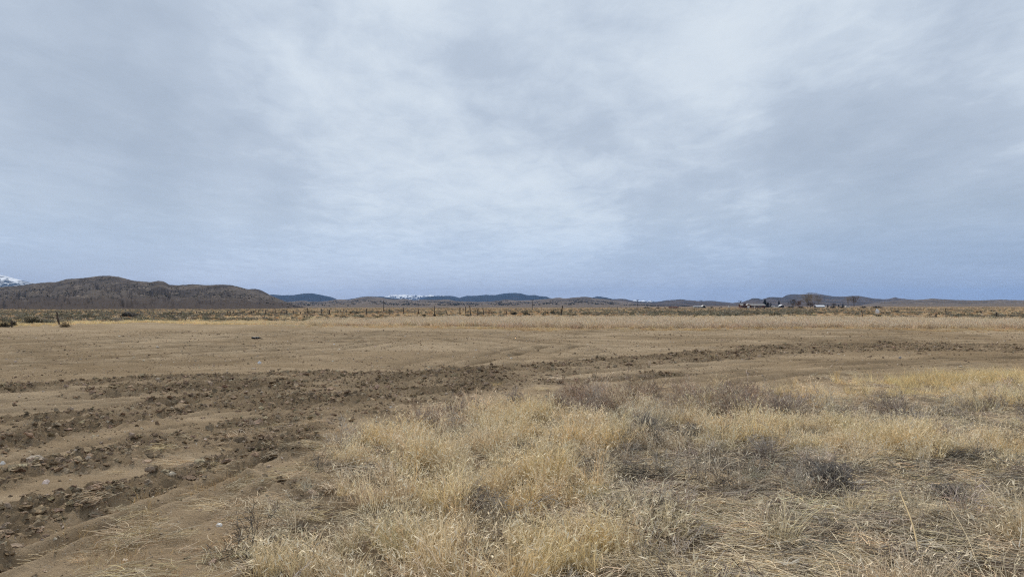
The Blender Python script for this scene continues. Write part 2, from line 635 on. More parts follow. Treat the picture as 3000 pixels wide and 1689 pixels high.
def ground_mat():
    m, t = new_mat('soil')
    g = N(t, 'ShaderNodeNewGeometry')
    pos = g.outputs['Position']
    a = N(t, 'ShaderNodeAttribute', attribute_type='GEOMETRY', attribute_name='col')
    n1 = noise_n(t, pos, 0.35, 6, 0.62, 0.3)
    n2 = noise_n(t, pos, 3.2, 6, 0.65)
    n3 = noise_n(t, pos, 38.0, 4, 0.7)
    n4 = noise_n(t, pos, 150.0, 3, 0.7)
    v = math_n(t, 'MULTIPLY_ADD', n1, 0.40, 0.80 - 0.20)
    v = math_n(t, 'MULTIPLY_ADD', n2, 0.50, v)
    v = math_n(t, 'MULTIPLY_ADD', n3, 0.42, v)
    v = math_n(t, 'SUBTRACT', v, 0.26)
    hsv = N(t, 'ShaderNodeHueSaturation')
    L(t, a.outputs['Color'], hsv.inputs['Color'])
    L(t, v, hsv.inputs['Value'])
    # fine grit: pale and dark grains
    vo = N(t, 'ShaderNodeTexVoronoi')
    vo.inputs['Scale'].default_value = 85
    L(t, pos, vo.inputs['Vector'])
    vs = N(t, 'ShaderNodeSeparateColor')
    L(t, vo.outputs['Color'], vs.inputs[0])
    grain = math_n(t, 'MULTIPLY', math_n(t, 'GREATER_THAN', vs.outputs[0], 0.93), math_n(t, 'LESS_THAN', vo.outputs['Distance'], 0.42))
    cc = mix_c(t, math_n(t, 'MULTIPLY', grain, 0.55), hsv.outputs[0], (0.48, 0.42, 0.35))
    grain2 = math_n(t, 'MULTIPLY', math_n(t, 'LESS_THAN', vs.outputs[1], 0.10), math_n(t, 'LESS_THAN', vo.outputs['Distance'], 0.4))
    cc = mix_c(t, math_n(t, 'MULTIPLY', grain2, 0.6), cc, (0.10, 0.075, 0.055))
    b = N(t, 'ShaderNodeBsdfDiffuse')
    b.inputs['Roughness'].default_value = 0.6
    L(t, cc, b.inputs[0])
    h = math_n(t, 'MULTIPLY_ADD', n3, 0.7, math_n(t, 'MULTIPLY', n4, 0.25))
    h = math_n(t, 'MULTIPLY_ADD', n2, 1.2, h)
    bp = N(t, 'ShaderNodeBump')
    bp.inputs['Strength'].default_value = 0.9
    bp.inputs['Distance'].default_value = 0.035
    L(t, h, bp.inputs['Height'])
    L(t, bp.outputs[0], b.inputs['Normal'])
    o = N(t, 'ShaderNodeOutputMaterial')
    L(t, b.outputs[0], o.inputs[0])
    return m


# ================================================================ ground sheet
DIRT = np.array([.510, .382, .246])
DIRT2 = np.array([.405, .294, .182])
CHURN = np.array([.200, .145, .090])
LITTER_SHADE = np.array([.170, .126, .082])  # plant litter, darkened to carry the soil shading between tufts
STRAWG = np.array([.44, .345, .215])
ORANGE = np.array([.40, .275, .160])
SAGEG = np.array([.300, .240, .160])
FAR = np.array([.22, .16, .115])


def build_ground():
    az = np.concatenate([np.arange(-45, 45.01, 0.135), np.arange(48, 312.1, 4.0)])
    az = np.deg2rad(az)
    r = np.concatenate([[0.6, 1.0, 1.4, 1.8, 2.2], np.geomspace(2.5, 120, 800), np.geomspace(124, 16000, 150)])
    A, RR = np.meshgrid(az, r)
    X, Y = RR * np.sin(A), RR * np.cos(A)
    c = churn_mask(X, Y)
    lh, lm = line_field(X, Y)
    Z = ground_h(X, Y, c, lh)
    # colours of the soil, with shading between plants put into the litter tone
    px, py = to_px(X, Y)
    ahead = Y > 0.5
    n = fbm(X / 6, Y / 6, 3, 11)
    nf = fbm(X / 1.2, Y / 1.2, 3, 12)
    streak = fbm(X / 5.0 + 0.2 * Y, Y / 0.55, 3, 13)
    col = DIRT[None, None, :] + (DIRT2 - DIRT) * np.clip(0.5 + 0.9 * n + 0.75 * streak, 0, 1)[..., None]
    # brown-ochre stained areas to the left and right of the field
    och = np.clip(np.exp(-((px - 300) / 700) ** 2 - ((py - 1060) / 55) ** 2) * (0.5 + 1.2 * nf), 0, 1)
    och = np.maximum(och, np.exp(-((px - 2700) / 700) ** 2 - ((py - 1030) / 60) ** 2) * np.clip(.7 + n, 0, 1))
    col += (np.array([.300, .212, .125]) - col) * np.clip(0.7 * och, 0, 1)[..., None]
    col += (np.array([.180, .130, .080]) - col) * np.clip(0.92 * lm, 0, 1)[..., None]
    col += (CHURN - col) * np.clip(0.85 * c, 0, 1)[..., None]
    ve = veg_edge(px)
    vm = sstep(py + 60 * nf, ve - 5, ve + 70) * ahead
    col += (LITTER_SHADE - col) * (vm * 0.8)[..., None]
    fr, bk = strip_rows(px)
    sm = sstep(fr - py + 4 * n + 2.5 * nf, -1, 2.5) * ahead
    col += (STRAWG - col) * (sm * 0.85)[..., None]
    ed = np.exp(-((py - fr - 2) / 3.0) ** 2) * sstep(px, 900, 1500) * np.clip(.6 + 1.4 * nf, 0, 1) * ahead
    col += (np.array([.40, .28, .145]) - col) * np.clip(ed * .7, 0, 1)[..., None]
    pm = sstep(bk - py + 2 * nf, -1, 2) * ahead
    mixo = np.clip(.55 + .9 * fbm(X / 25, Y / 25, 3, 15) + .35 * sstep(px, 600, 1500), 0, 1)
    plain = SAGEG + (ORANGE - SAGEG) * mixo[..., None]
    col += (plain - col) * pm[..., None]
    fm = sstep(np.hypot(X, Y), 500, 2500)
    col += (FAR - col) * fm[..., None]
    nr, na = X.shape
    idx = np.arange(nr * na).reshape(nr, na)
    nxt = np.roll(idx, -1, 1)
    F = np.stack([idx[:-1], nxt[:-1], nxt[1:], idx[1:]], -1).reshape(-1, 4)
    V = np.stack([X, Y, Z], -1).reshape(-1, 3)
    V = np.concatenate([V, [[0, 0, float(Z[0].mean())]]])
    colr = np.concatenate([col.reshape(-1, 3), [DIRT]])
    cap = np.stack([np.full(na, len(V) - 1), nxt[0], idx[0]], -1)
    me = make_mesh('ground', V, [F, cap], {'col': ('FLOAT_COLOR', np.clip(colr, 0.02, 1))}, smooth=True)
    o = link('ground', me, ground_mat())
    tag(o, 'bare brown dirt field with churned wheel tracks and the dry plain beyond', None, None, 'structure')
    return o


build_ground()


# ================================================================ hills and mountains
HAZE_TOP = 330.0


def hill_mat(name, c1, c2, c3, dots, dark, scale, patch=0.5, dotscale=0.05, dotcol=(0.035, 0.035, 0.03), fan=None):
    m, t = new_mat(name)
    g = N(t, 'ShaderNodeNewGeometry')
    mp = N(t, 'ShaderNodeMapping')
    mp.inputs['Scale'].default_value = (1, 0.40, 2.4)
    L(t, g.outputs['Position'], mp.inputs[0])
    P = mp.outputs[0]
    a = noise_n(t, P, scale, 7, 0.6, 0.6)
    b = noise_n(t, P, scale * 4.5, 7, 0.65, 0.4)
    c = noise_n(t, P, scale * 16, 5, 0.7)
    col = mix_c(t, maprange(t, a, 0.36, 0.64), c1, c2)
    col = mix_c(t, math_n(t, 'MULTIPLY', maprange(t, b, 0.54, 0.70), patch), col, c3)
    col = mix_c(t, math_n(t, 'MULTIPLY', maprange(t, c, 0.40, 0.25), 0.5), col, dark)
    # juniper and sage dots
    vo = N(t, 'ShaderNodeTexVoronoi')
    vo.inputs['Scale'].default_value = dotscale
    L(t, P, vo.inputs['Vector'])
    dm = maprange(t, vo.outputs['Distance'], 0.34, 0.16)
    dens = maprange(t, b, 0.50 - dots * 0.2, 0.62 - dots * 0.2)
    col = mix_c(t, math_n(t, 'MULTIPLY', math_n(t, 'MULTIPLY', dm, dens), 0.85), col, dotcol)
    if fan:
        hg = N(t, 'ShaderNodeAttribute', attribute_type='GEOMETRY', attribute_name='hgt')
        fcol = mix_c(t, maprange(t, c, .3, .7), tuple(v * .88 for v in fan), tuple(v * 1.12 for v in fan))
        col = mix_c(t, maprange(t, math_n(t, 'MULTIPLY_ADD', b, .25, hg.outputs['Fac']), .24, .40), fcol, col)
    d = N(t, 'ShaderNodeBsdfDiffuse')
    L(t, col, d.inputs[0])
    bp = N(t, 'ShaderNodeBump')
    bp.inputs['Distance'].default_value = 1.2 / scale * 0.02
    bp.inputs['Strength'].default_value = 0.8
    L(t, math_n(t, 'MULTIPLY_ADD', c, 0.4, b), bp.inputs['Height'])
    L(t, bp.outputs[0], d.inputs['Normal'])
    o = N(t, 'ShaderNodeOutputMaterial')
    L(t, d.outputs[0], o.inputs[0])
    return m


def snow_mat(name, rock_shade, snow_lo, scale, sharp=0.03, stretch=(1, .4, .7), shear=0.0):
    """snow lies in gullies and on the heights; 'hgt' is the height within the range (0 foot, 1 crest)"""
    m, t = new_mat(name)
    g = N(t, 'ShaderNodeNewGeometry')
    mp = N(t, 'ShaderNodeMapping')
    mp.inputs['Scale'].default_value = stretch
    mp.inputs['Rotation'].default_value = (0, shear, 0)
    L(t, g.outputs['Position'], mp.inputs[0])
    b = noise_n(t, mp.outputs[0], scale, 9, 0.68, 0.5)
    h = N(t, 'ShaderNodeAttribute', attribute_type='GEOMETRY', attribute_name='hgt')
    gl = N(t, 'ShaderNodeAttribute', attribute_type='GEOMETRY', attribute_name='gully')
    f = math_n(t, 'MULTIPLY_ADD', h.outputs['Fac'], 0.35, b)
    f = math_n(t, 'MULTIPLY_ADD', gl.outputs['Fac'], 0.06, f)
    s = maprange(t, f, snow_lo - sharp, snow_lo + sharp)
    col = mix_c(t, s, rock_shade, (0.80, 0.82, 0.86))
    d = N(t, 'ShaderNodeBsdfDiffuse')
    L(t, col, d.inputs[0])
    o = N(t, 'ShaderNodeOutputMaterial')
    L(t, d.outputs[0], o.inputs[0])
    return m


def hill_range(name, pts, D, front, back, mat, label, spur=0.18, step=2.4, rows=46, power=1.5, seed=1, foot=None, rough=0.5, spx=60.0):
    """a range of hills as a solid heightfield: crest at depth D, sloping to its foot towards us and away from us"""
    pts = sorted(pts)
    x0, x1 = pts[0][0], pts[-1][0]
    xs = np.arange(x0, x1 + step, step)
    ys = np.interp(xs, [p[0] for p in pts], [p[1] for p in pts])
    # soften the traced corners, then give the crest its own small roughness
    k = np.array([0, 1, 2, 1, 0.]) / 4
    ys = np.convolve(np.pad(ys, 2, 'edge'), k, 'valid')
    crest = EYE + (HOR - ys) * D / FPX
    crest = crest + rough * D / FPX * fbm(xs / 9.0, xs * 0 + seed * 3.3, 4, seed)
    tf = np.concatenate([np.linspace(0, 1, rows), 1 + np.linspace(0, 1, rows // 3)[1:]])
    T, XX = np.meshgrid(tf, xs, indexing='ij')
    CR = np.broadcast_to(crest, T.shape)
    YY = np.where(T <= 1, D - front + front * T, D + (T - 1) * back)
    wx = (XX - CX) / FPX * D                       # metres along the range
    zf = base_h((XX - CX) / FPX * YY, YY) - (6.0 if foot is None else foot)
    up = np.where(T <= 1, T ** power, np.clip(2 - T, 0, 1) ** 1.3)
    spw = spx * D / FPX
    warp = fbm(XX / 40.0, T * 2.0, 3, seed + 5) * 0.6
    sp = fbm(wx / spw + warp, T * 2.6 + 3.7, 5, seed + 9, 0.55)
    gul = -np.abs(sp) + 0.28
    env = np.where(T <= 1, np.clip(6 * T ** 2.2 * (1 - T), 0, 1), 0.3)
    hh = np.maximum(CR - zf, 1.0)
    Z = zf + hh * up + hh * spur * env * gul
    Xw = (XX - CX) / FPX * YY
    nr, na = T.shape
    idx = np.arange(nr * na).reshape(nr, na)
    F = np.stack([idx[:-1, :-1], idx[:-1, 1:], idx[1:, 1:], idx[1:, :-1]], -1).reshape(-1, 4)
    V = np.stack([Xw, YY, Z], -1).reshape(-1, 3)
    me = make_mesh(name, V, F, {'hgt': ('FLOAT', np.clip((Z - zf) / max(hh.max(), 1), 0, 1).ravel()), 'gully': ('FLOAT', np.clip(-gul * 2.2, -1, 1).ravel())}, smooth=True)
    o = link(name, me, mat)
    tag(o, label, None, None, 'structure')
    GRIDS.append((V.reshape(nr, na, 3), T, XX))
    return o


GRIDS = []
M_hillA = hill_mat('brown_hillside', (.070, .061, .058), (.122, .104, .091), (.27, .225, .18), 0.7, (.048, .040, .037), 0.013, 0.85, 0.06, fan=(.082, .068, .061))
M_hillB = hill_mat('tan_hillside', (.095, .080, .070), (.180, .146, .120), (.29, .24, .19), 0.7, (.06, .05, .045), 0.006, 0.7, 0.022, fan=(.15, .122, .10))
M_hillC = hill_mat('dark_hillside', (.050, .048, .052), (.118, .094, .084), (.19, .150, .125), 0.9, (.035, .034, .036), 0.005, 0.6, 0.018)
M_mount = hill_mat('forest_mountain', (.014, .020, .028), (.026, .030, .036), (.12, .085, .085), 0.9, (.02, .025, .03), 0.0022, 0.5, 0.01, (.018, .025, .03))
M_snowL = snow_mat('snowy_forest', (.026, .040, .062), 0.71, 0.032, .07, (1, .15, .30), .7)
M_snowF = snow_mat('snowfield', (.035, .055, .10), 0.74, 0.018, 0.05, (1, .2, 1.2))  # blue of the snow-free patches also paints bluish shading into the snow

LEFT = [(-900, 880), (-700, 862), (-420, 852), (-200, 846), (-60, 844), (0, 841), (60, 836), (109, 829), (145, 826), (165, 826), (195, 817), (240, 814.5), (290, 808), (318, 807), (350, 811), (392, 822),
        (440, 826), (463, 822), (480, 824), (497, 834), (520, 835), (566, 832), (604, 835), (650, 833), (680, 835), (704, 841), (740, 851), (770, 861), (800, 870), (830, 881), (865, 893), (905, 902), (960, 909), (1000, 913)]
hill_range('hill', LEFT, 1350, 1130, 600, M_hillA, 'big dark brown hill filling the horizon at far left, dotted with junipers', spur=0.26, power=2.1, seed=3, rows=90, foot=1.5, rough=0.7, spx=55)
hill_range('hill', [(640, 890), (690, 858), (726, 847), (745, 845.5), (760, 848), (776, 855), (792, 864), (830, 880), (870, 893), (900, 902)], 1700, 700, 500, M_hillA,
           'smaller brown knob just behind the right end of the big dark hill', seed=5, power=1.6, spur=.1)
hill_range('hill', [(700, 902), (800, 890), (830, 885), (860, 882.5), (885, 880), (905, 882), (930, 884), (960, 881), (985, 877), (1003, 876.5), (1022, 878.5), (1060, 870), (1076, 868.5), (1110, 870), (1138, 875), (1160, 876.5),
                    (1184, 874.5), (1212, 879), (1240, 877), (1270, 878), (1312, 876.5), (1332, 881), (1400, 884), (1440, 882), (1466, 879.5), (1482, 876.5), (1500, 878.5), (1522, 880), (1560, 878.5), (1585, 876.5), (1612, 875),
                    (1634, 871), (1656, 874), (1680, 871), (1700, 869.5), (1716, 868.3), (1730, 871), (1770, 876), (1850, 886), (1950, 893), (2050, 898)], 3600, 2900, 1200, M_hillB,
           'low rolling tan and brown hills along the middle of the horizon', seed=7, power=2.4, rows=60, spur=.22, rough=.7, foot=1.0, spx=45)
hill_range('hill', [(1560, 895), (1640, 884), (1735, 874), (1770, 874), (1795, 876), (1816, 874.5), (1832, 875), (1850, 880), (1872, 883), (1900, 884), (1922, 884), (1936, 882), (1950, 879), (1970, 878), (1993, 876), (2012, 878),
                    (2042, 881), (2062, 881), (2088, 880.5), (2104, 882.5), (2126, 884.5), (2146, 887), (2162, 885), (2176, 884), (2190, 879), (2205, 873), (2221, 873), (2231, 877), (2250, 870.5), (2266, 869.3), (2290, 871),
                    (2304, 868), (2330, 869), (2380, 872), (2440, 880), (2520, 890)], 4600, 2600, 1500, M_hillC,
           'low dark hills with two rounded humps behind the brick house', seed=11, power=1.9, spur=.16, rows=50, foot=1.0)
hill_range('hill', [(2250, 885), (2290, 872), (2305, 864), (2316, 861.5), (2330, 861), (2346, 862), (2362, 861), (2380, 861), (2390, 859.8), (2402, 861), (2430, 866), (2446, 868), (2475, 868), (2492, 866.5), (2512, 866), (2532, 868.5),
                    (2560, 874), (2592, 876), (2606, 874.5), (2621, 870), (2640, 874), (2672, 877), (2720, 881), (2800, 888), (2900, 893)], 5200, 2800, 1500, M_hillC,
           'broad dark flat-topped ridge rising behind the bare trees', seed=13, power=1.8, spur=.18, rows=50, foot=1.0)
hill_range('hill', [(2520, 893), (2580, 884), (2640, 879), (2700, 877), (2732, 873.8), (2762, 876), (2800, 878), (2870, 879.5), (2930, 877), (2960, 878), (3000, 879), (3200, 876), (3500, 880), (3900, 890)], 3200, 1900, 900, M_hillB,
           'long low brown ridge at the far right of the horizon', seed=17, power=1.8, spur=.2, rows=46, foot=1.0)
hill_range('mountain', [(700, 893), (760, 870), (795, 862), (815, 863.5), (832, 864), (860, 864), (890, 859), (912, 858.3), (940, 863), (972, 870), (992, 878), (1030, 893)], 8500, 2600, 2000, M_mount,
           'dark blue forested mountain beside the big hill\'s right end', seed=19, spur=.14, rows=40)
hill_range('mountain', [(960, 893), (1012, 877), (1040, 873), (1060, 869), (1082, 867.5), (1120, 868), (1180, 876), (1230, 893)], 9300, 2600, 2000, M_mount,
           'low blue mountain peeking over the tan hills left of the snow', seed=21, spur=.14, rows=40)
hill_range('mountain', [(1180, 893), (1225, 880), (1242, 873), (1256, 868.5), (1280, 866.5), (1304, 866), (1322, 866), (1336, 869), (1346, 872), (1356, 869), (1366, 866), (1392, 866), (1422, 863), (1450, 864), (1470, 860),
                        (1492, 858), (1512, 857.5), (1526, 859), (1540, 863), (1551, 864.5), (1566, 863.4), (1582, 867), (1600, 868), (1610, 872), (1650, 880), (1700, 893)], 8800, 2800, 2200, M_mount,
           'long blue forested mountain with reddish top right of the snow peaks', seed=23, spur=.18, rows=44)
hill_range('mountain', [(1680, 893), (1735, 871.5), (1751, 867.3), (1768, 869.5), (1792, 874.5), (1840, 893)], 8300, 2000, 1600, M_mount,
           'small blue peak showing over the hills right of centre', seed=27, spur=.1, rows=30)
hill_range('snowy_mountain', [(1080, 890), (1112, 875), (1130, 867), (1148, 864), (1156, 862.5), (1170, 864), (1192, 862.8), (1215, 864), (1238, 866), (1248, 866.5), (1256, 864.5), (1264, 863), (1274, 865), (1284, 868.5),
                              (1290, 865), (1302, 866.5), (1340, 876), (1370, 890)], 10800, 1000, 1500, M_snowF,
           'white snow-covered peaks in the middle of the horizon', seed=29, spur=.5, rows=40, step=1.2, rough=1.5, spx=16)
hill_range('snowy_mountain', [(1830, 890), (1853, 880.5), (1861, 878.3), (1869, 880), (1878, 880.5), (1885, 878.2), (1895, 882), (1906, 879.6), (1916, 882), (1930, 886), (1950, 890)], 10600, 1000, 1300, M_snowF,
           'tiny line of snow peaks showing in the gap right of centre', seed=31, spur=.4, rows=30, step=1.5, rough=.8, spx=10)
hill_range('snowy_mountain', [(-900, 830), (-600, 790), (-300, 770), (-120, 786), (-40, 799), (0, 805), (16, 808), (36, 813.5), (60, 820), (86, 826), (112, 832), (160, 846), (240, 870), (320, 892)], 6400, 2600, 1800, M_snowL,
           'blue snow-streaked mountain slope at the left edge of the photo', seed=33, spur=.14, rows=70, rough=.5, spx=60)

# ---------------------------------------------------------------- haze: one closed box of air
hb = MB()
hb.box(-16800, 16800, -16800, 16800, -60, HAZE_TOP)
mh, th = new_mat('air')
pv = N(th, 'ShaderNodeVolumePrincipled')
pv.inputs['Color'].default_value = (0.34, 0.57, 1.0, 1)
pv.inputs['Density'].default_value = 4.2e-5
pv.inputs['Anisotropy'].default_value = 0.0
ho = N(th, 'ShaderNodeOutputMaterial')
L(th, pv.outputs[0], ho.inputs['Volume'])
tag(hb.build('haze', mh), None, None, None, 'stuff')


# ================================================================ plants: tuft meshes and scatter
def ribbons(paths, w, var, pale=None, side=None):
    """paths (n,k,3), w (n,k): flat blades"""
    n, k, _ = paths.shape
    if side is None:
        a = rng.uniform(0, 2 * np.pi, n)
        side = np.stack([np.cos(a), np.sin(a), np.zeros(n)], -1)
    off = side[:, None, :] * w[..., None] * 0.5
    V = np.stack([paths - off, paths + off], 2).reshape(-1, 3)      # n,k,2
    idx = np.arange(n * k * 2).reshape(n, k, 2)
    F = np.stack([idx[:, :-1, 0], idx[:, :-1, 1], idx[:, 1:, 1], idx[:, 1:, 0]], -1).reshape(-1, 4)
    return V, F, np.repeat(var, k * 2), np.repeat(np.zeros(n) if pale is None else pale, k * 2)


def prisms(paths, rad, var, pale=None):
    n, k, _ = paths.shape
    t = np.gradient(paths, axis=1)
    t /= np.linalg.norm(t, axis=-1, keepdims=True) + 1e-9
    ref = np.array([0.31, 0.17, 0.93]) / 1.0
    u = np.cross(t, ref)
    u /= np.linalg.norm(u, axis=-1, keepdims=True) + 1e-9
    v = np.cross(t, u)
    ring = []
    for j in range(3):
        a = 2 * np.pi * j / 3
        ring.append(paths + rad[..., None] * (np.cos(a) * u + np.sin(a) * v))
    V = np.stack(ring, 2).reshape(-1, 3)
    idx = np.arange(n * k * 3).reshape(n, k, 3)
    F = []
    for j in range(3):
        j2 = (j + 1) % 3
        F.append(np.stack([idx[:, :-1, j], idx[:, :-1, j2], idx[:, 1:, j2], idx[:, 1:, j]], -1).reshape(-1, 4))
    return V, np.concatenate(F), np.repeat(var, k * 3), np.repeat(np.zeros(n) if pale is None else pale, k * 3)


def join_parts(parts):
    V, F, a, b, o = [], [], [], [], 0
    for v, f, va, pa in parts:
        V.append(v)
        F.append(f + o)
        a.append(va)
        b.append(pa)
        o += len(v)
    return np.concatenate(V), np.concatenate(F), np.concatenate(a), np.concatenate(b)


def veg_mesh(name, parts):
    V, F, a, b = join_parts(parts)
    return make_mesh(name, V, F, {'var': ('FLOAT', a), 'pale': ('FLOAT', b)})


def hidden(name, me, mat):
    me.materials.append(mat)
    return bpy.data.objects.new(name, me)


def grass_paths(n, rad, h0, h1, lean, droop, k=4, wind=(0.05, 0.0)):
    a = rng.uniform(0, 2 * np.pi, n)
    rr = rad * np.sqrt(rng.uniform(0, 1, n))
    root = np.stack([rr * np.cos(a), rr * np.sin(a), np.full(n, -0.02)], -1)
    h = rng.uniform(h0, h1, n)
    b = a + rng.normal(0, 0.9, n)
    ln = np.abs(rng.normal(lean, lean * 0.6, n))
    d = np.stack([np.cos(b) * ln + wind[0], np.sin(b) * ln + wind[1]], -1)
    t = np.linspace(0, 1, k)
    P = np.zeros((n, k, 3))
    for i, ti in enumerate(t):
        P[:, i, :2] = root[:, :2] + d * h[:, None] * (0.45 * ti + 0.55 * ti ** 2 * (1 + droop))
        P[:, i, 2] = root[:, 2] + (h + 0.02) * (ti - droop * 0.38 * ti ** 3)
    return P, h


def cheat_tuft(name, mat, n=70, rad=0.10, h0=0.12, h1=0.30, w=0.0022, lean=0.22, heads=2.2, seed=0, headlen=(0.016, 0.032), headw=0.0042):
    P, h = grass_paths(n, rad, h0, h1, lean, rng.uniform(0.2, 0.8))
    k = P.shape[1]
    W = np.linspace(1, 0.35, k)[None, :] * w * rng.uniform(0.7, 1.3, n)[:, None]
    parts = [ribbons(P, W, rng.uniform(0, 1, n))]
    nh = int(n * heads)
    if nh:
        i = rng.integers(0, n, nh)
        tip = P[i, -1]
        dirv = P[i, -1] - P[i, -2]
        dirv /= np.linalg.norm(dirv, axis=-1, keepdims=True)
        back = rng.uniform(0, 0.06, nh)[:, None]
        s = tip - dirv * back
        dr = dirv * 0.4 + rng.normal(0, 0.45, (nh, 3)) + np.array([0, 0, -0.35])
        dr /= np.linalg.norm(dr, axis=-1, keepdims=True)
        ln = rng.uniform(headlen[0], headlen[1], nh)[:, None]
        HP = np.stack([s, s + dr * ln * 0.45, s + dr * ln], 1)
        HW = np.array([0.3, 1.0, 0.15])[None, :] * headw * rng.uniform(0.7, 1.3, nh)[:, None]
        parts.append(ribbons(HP, HW, rng.uniform(0.2, 1, nh), rng.uniform(0.5, 1, nh)))
    return hidden(name, veg_mesh(name, parts), mat)


def straw_mat_mesh(name, mat, n=45, rad=0.22, l0=0.12, l1=0.38, hz=0.07, bias=0.0, spread=1.0, w=0.0034):
    c = np.stack([rng.normal(0, rad * .55, n), rng.normal(0, rad * .55, n), rng.uniform(-0.005, hz, n) * rng.uniform(0, 1, n)], -1)
    a = bias + rng.normal(0, spread, n)
    ln = rng.uniform(l0, l1, n)
    bend = rng.normal(0, 0.5, n)
    k = 4
    t = np.linspace(-0.5, 0.5, k)
    P = np.zeros((n, k, 3))
    rise = rng.normal(0, 0.16, n)
    for i, ti in enumerate(t):
        aa = a + bend * ti
        P[:, i, 0] = c[:, 0] + np.cos(aa) * ln * ti
        P[:, i, 1] = c[:, 1] + np.sin(aa) * ln * ti
        P[:, i, 2] = c[:, 2] + rise * ln * ti + 0.02 * (0.25 - ti * ti) * rng.uniform(0, 3, n)
    P[..., 2] = np.maximum(P[..., 2], -0.006)
    W = np.full((n, k), w) * rng.uniform(0.5, 1.5, n)[:, None]
    return hidden(name, veg_mesh(name, [prisms(P, W * 0.5, rng.uniform(0, 1, n), (rng.uniform(0, 1, n) > .72) * .8)]), mat)


def branch_set(n_main, height, width, levels=2, kids=5, r0=0.003, curl=0.5, flat=0.5, seed=0, up=1.0, k=5, minr=0.0007):
    """branching dead weed: list of (paths, radii)"""
    out = []
    a = rng.uniform(0, 2 * np.pi, n_main)
    el = rng.uniform(0.15, 1.0, n_main) ** flat * (np.pi / 2) * up
    d = np.stack([np.cos(a) * np.cos(el) * width, np.sin(a) * np.cos(el) * width, np.sin(el) * height], -1)
    root = np.stack([rng.normal(0, width * .08, n_main), rng.normal(0, width * .08, n_main), np.full(n_main, -0.01)], -1)
    L0 = rng.uniform(0.7, 1.1, n_main)
    par = (root, d * L0[:, None], np.full(n_main, r0))
    for lv in range(levels + 1):
        rt, dv, rr = par
        n = len(rt)
        t = np.linspace(0, 1, k)
        side = rng.normal(0, 1, (n, 3))
        side -= (side * dv).sum(-1, keepdims=True) * dv / ((dv * dv).sum(-1, keepdims=True) + 1e-9)
        side *= np.linalg.norm(dv, axis=-1, keepdims=True) / (np.linalg.norm(side, axis=-1, keepdims=True) + 1e-9)
        cu = rng.normal(0, curl, n)[:, None]
        P = np.stack([rt + dv * ti + side * cu * (ti * ti) * 0.6 for ti in t], 1)
        P[..., 2] = np.maximum(P[..., 2], -0.012)
        Rd = np.maximum(rr[:, None] * np.linspace(1, 0.45, k)[None, :], minr)
        out.append((P, Rd))
        if lv == levels:
            break
        i = rng.integers(0, n, n * kids)
        tt = rng.uniform(0.25, 0.98, n * kids)
        f = tt * (k - 1)
        i0 = np.clip(f.astype(int), 0, k - 2)
        fr = (f - i0)[:, None]
        s = P[i, i0] * (1 - fr) + P[i, i0 + 1] * fr
        ln = np.linalg.norm(dv[i], axis=-1) * rng.uniform(0.3, 0.62, n * kids)
        tdir = P[i, i0 + 1] - P[i, i0]
        tdir /= np.linalg.norm(tdir, axis=-1, keepdims=True) + 1e-9
        nd = tdir * 0.8 + rng.normal(0, 0.55, (n * kids, 3)) + np.array([0, 0, 0.12])
        nd /= np.linalg.norm(nd, axis=-1, keepdims=True)
        par = (s, nd * ln[:, None], rr[i] * 0.62)
    return out


def weed_mesh(name, mat, **kw):
    bs = branch_set(**kw)
    return hidden(name, veg_mesh(name, [prisms(P, Rd, rng.uniform(0, 1, len(P)), (rng.uniform(0, 1, len(P)) > .8) * .6) for P, Rd in bs]), mat)


def leafy_clump(name, mat, n=170, rx=0.5, rz=0.42, leaf=0.07, stem_n=14, upright=0.5):
    """sage or rabbitbrush: many thin upright leaf sprays over a rounded crown"""
    a = rng.uniform(0, 2 * np.pi, n)
    u = rng.uniform(0.02, 1, n)
    rr = rng.uniform(0.55, 1.05, n) * (1 + 0.22 * np.sin(3 * a + 1) + .15 * np.sin(5 * a))
    ph = np.arccos(1 - u)
    c = np.stack([rx * rr * np.sin(ph) * np.cos(a), rx * rr * np.sin(ph) * np.sin(a), rz * rr * np.cos(ph) * (0.9 + 0.2 * np.sin(4 * a)) + 0.02], -1)
    d = c / (np.linalg.norm(c, axis=-1, keepdims=True) + 1e-6) * 0.7 + np.array([0, 0, upright]) + rng.normal(0, .35, (n, 3))
    d /= np.linalg.norm(d, axis=-1, keepdims=True)
    ln = leaf * rng.uniform(0.9, 2.2, n)[:, None]
    P = np.stack([c - d * ln * .5, c, c + d * ln * .5], 1)
    W = np.array([0.6, 1.0, 0.1])[None, :] * leaf * 0.75 * rng.uniform(.6, 1.4, n)[:, None]
    parts = [ribbons(P, W, rng.uniform(0, 1, n))]
    e = rng.integers(0, n, stem_n)
    z = np.zeros((stem_n, 3))
    P2 = np.stack([z, c[e] * 0.5, c[e]], 1)
    parts.append(prisms(P2, np.full((stem_n, 3), leaf * .10), rng.uniform(0, .3, stem_n)))
    return hidden(name, veg_mesh(name, parts), mat)


_gn = {}


